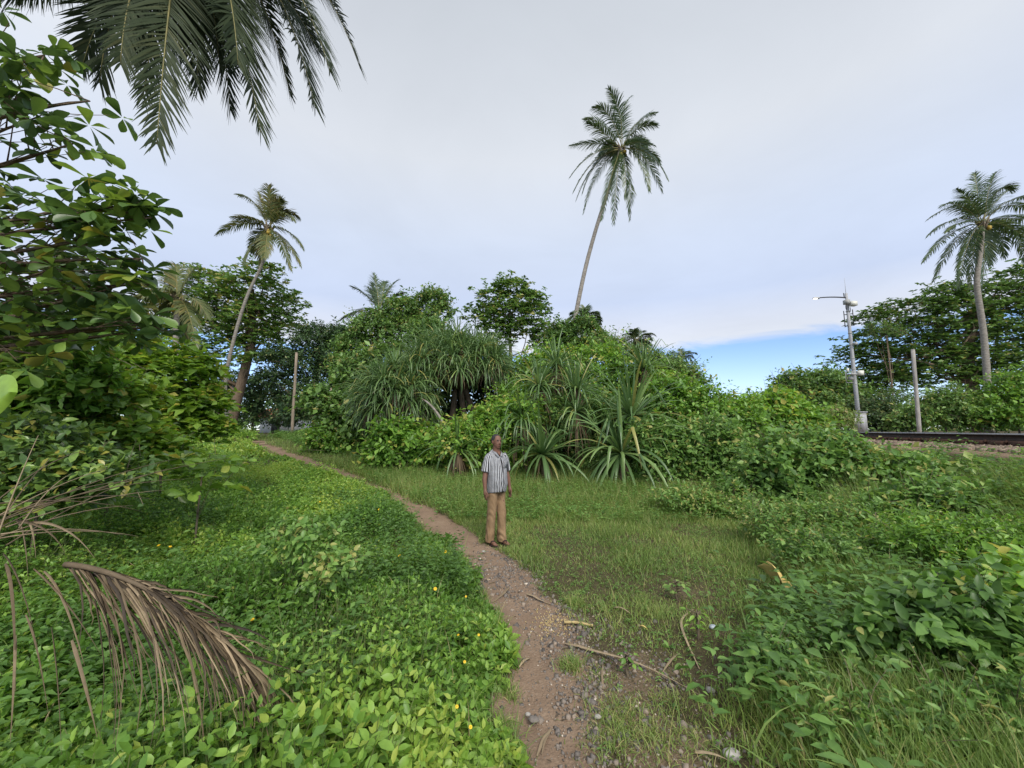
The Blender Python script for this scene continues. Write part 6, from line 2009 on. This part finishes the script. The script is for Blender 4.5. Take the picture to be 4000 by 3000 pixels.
# hair: cropped, receding
hr = MB()
hr.ellipsoid((0, 0.016, 1.588), (0.091, 0.097, 0.092), 18, 12)
v = hr.V[0]
cut = (v[:, 1] < -0.055) | ((v[:, 2] < 1.56) & (v[:, 1] < 0.0)) | (v[:, 2] < 1.515)
v[cut] = (v[cut] - np.array([0, 0.02, 1.575])) * 0.86 + np.array([0, 0.02, 1.575])
remeshed('hair', hr, 0.006, M_HAIR, man, 2)
for sx in (-1, 1):
    mb = MB(); mb.ellipsoid((sx * 0.030, -0.083, 1.562), (0.013, 0.006, 0.0065), 10, 6); ey = mb.build('eye', M_EYE, man)
    mb = MB(); mb.ellipsoid((sx * 0.030, -0.0875, 1.562), (0.006, 0.004, 0.006), 8, 6); mb.build('pupil', M_PUPIL, ey)
    mb = MB(); mb.tube([(sx * 0.012, -0.090, 1.577), (sx * 0.03, -0.091, 1.584), (sx * 0.05, -0.078, 1.578)], [0.004, 0.006, 0.003], 6); mb.build('eyebrow', M_HAIR, man)
mb = MB(); mb.tube([(-0.024, -0.088, 1.496), (0, -0.099, 1.499), (0.024, -0.088, 1.496)], [0.003, 0.006, 0.003], 6); mb.build('mouth', M_LIP, man)
# trousers
tr_ = MB()
tr_.loft([(0, 0.0, 0.78, 0.165, 0.125), (0, 0.0, 0.90, 0.178, 0.140), (0, 0.0, 0.98, 0.170, 0.14)], 24)
for sx in (-1, 1):
    ly = LEGY[sx]
    tr_.loft([(sx * 0.102, 0.025 + ly, 0.035, 0.074, 0.090), (sx * 0.100, 0.022 + ly, 0.10, 0.074, 0.086), (sx * 0.097, 0.015 + ly * 0.8, 0.26, 0.076, 0.082), (sx * 0.094, -0.006 + ly * 0.5, 0.46, 0.080, 0.085), (sx * 0.090, 0.0, 0.66, 0.084, 0.095), (sx * 0.085, 0.0, 0.84, 0.092, 0.118), (sx * 0.08, 0.0, 0.92, 0.09, 0.12)], 18)
to = remeshed('trousers', tr_, 0.012, M_TROUSER, man, 4)
# creases and folds as real relief
for v_ in to.data.vertices:
    c_ = v_.co
    k_ = math.exp(-((c_.z - 0.14) / 0.10) ** 2) + 0.6 * math.exp(-((c_.z - 0.47) / 0.08) ** 2) + 0.5 * math.exp(-((c_.z - 0.80) / 0.06) ** 2) + 0.15
    f_ = 0.008 * k_ * math.sin(c_.z * 48 + c_.x * 40 + 4 * math.sin(c_.x * 30 + c_.y * 22 + c_.z * 9))
    s_ = 1 if c_.x > 0 else -1
    d_ = Vector((c_.x - s_ * 0.095, c_.y, 0))
    if d_.length > 1e-4:
        v_.co += d_.normalized() * f_
# shirt: loose torso and short sleeves
sh_ = MB()
sh_.loft([(0, -0.008, 0.775, 0.188, 0.160, -0.15), (0, -0.012, 0.84, 0.195, 0.166), (0, -0.020, 0.97, 0.196, 0.178), (0, -0.014, 1.10, 0.194, 0.165), (0, -0.004, 1.22, 0.200, 0.145), (0, 0.004, 1.31, 0.198, 0.120, 0.1), (0, 0.010, 1.365, 0.165, 0.098, 0.3), (0, 0.014, 1.395, 0.112, 0.085, 0.45), (0, 0.016, 1.41, 0.074, 0.072, 0.6)], 32)
for sx in (-1, 1):
    sh_.tube([(sx * 0.145, 0.006, 1.345), (sx * 0.192, 0.006, 1.29), (sx * 0.228, 0.008, 1.19), (sx * 0.246, 0.008, 1.10)], [0.066, 0.070, 0.069, 0.073], 16)
so_ = remeshed('shirt', sh_, 0.012, M_SHIRT, man, 4)
for v_ in so_.data.vertices:
    c_ = v_.co
    if abs(c_.x) < 0.2:
        f_ = 0.006 * math.sin(c_.z * 36 + 7 * math.sin(c_.x * 12)) * math.exp(-((c_.z - 0.9) / 0.12) ** 2) + 0.004 * math.sin(c_.x * 45 + c_.z * 14)
        v_.co.y += f_ * (1 if c_.y > 0 else -1)
for sx in (-1, 1):                                                        # collar wings
    mb = MB()
    mb.add([(sx * 0.008, -0.105, 1.335), (sx * 0.056, -0.070, 1.398), (sx * 0.072, 0.02, 1.425), (sx * 0.090, 0.02, 1.395), (sx * 0.080, -0.094, 1.362), (sx * 0.050, -0.118, 1.325)], [(0, 1, 4, 5), (1, 2, 3, 4)])
    o = mb.build('collar', M_SHIRT, so_); md = o.modifiers.new('t', 'SOLIDIFY'); md.thickness = 0.006
mb = MB(); mb.add([(0.006, -0.104, 1.340), (-0.040, -0.075, 1.405), (0, -0.060, 1.42), (0.040, -0.075, 1.405)], [(0, 3, 2, 1)]); o = mb.build('open_neck', M_SKIN, man); md = o.modifiers.new('t', 'SOLIDIFY'); md.thickness = 0.012
mb = MB()
mb.tube([(0.012, -0.118, 1.32), (0.012, -0.150, 1.22), (0.012, -0.182, 1.10), (0.012, -0.200, 0.97), (0.014, -0.182, 0.84), (0.016, -0.170, 0.79)], 0.007, 5)
mb.build('button_placket', M_PUPIL, so_)
mb = MB(); mb.box((0.095, -0.148, 1.21), (0.10, 0.008, 0.11), rz=0.45); mb.build('pocket', M_SHIRT, so_)
for sx in (-1, 1):                                                        # sandals
    ly = LEGY[sx]
    mb = MB()
    mb.loft([(sx * 0.102, -0.065 + ly, 0.0, 0.046, 0.145), (sx * 0.102, -0.065 + ly, 0.016, 0.047, 0.146)], 20)
    sd_o = mb.build('sandal', M_SANDAL, man)
    mb = MB()
    mb.tube([(sx * 0.058, -0.05, 0.015), (sx * 0.075, -0.085, 0.068), (sx * 0.100, -0.118, 0.073), (sx * 0.128, -0.080, 0.066), (sx * 0.147, -0.045, 0.015)], [0.009, 0.011, 0.012, 0.011, 0.009], 6)
    mb.tube([(sx * 0.090, -0.118, 0.073), (sx * 0.086, -0.158, 0.04), (sx * 0.086, -0.165, 0.015)], [0.008, 0.006, 0.006], 5)
    for V_ in mb.V:
        V_[:, 1] += ly
    mb.build('strap', M_SANDAL, sd_o)

# bookkeeping property no longer needed
for o in bpy.data.objects:
    if '_org' in o:
        del o['_org']
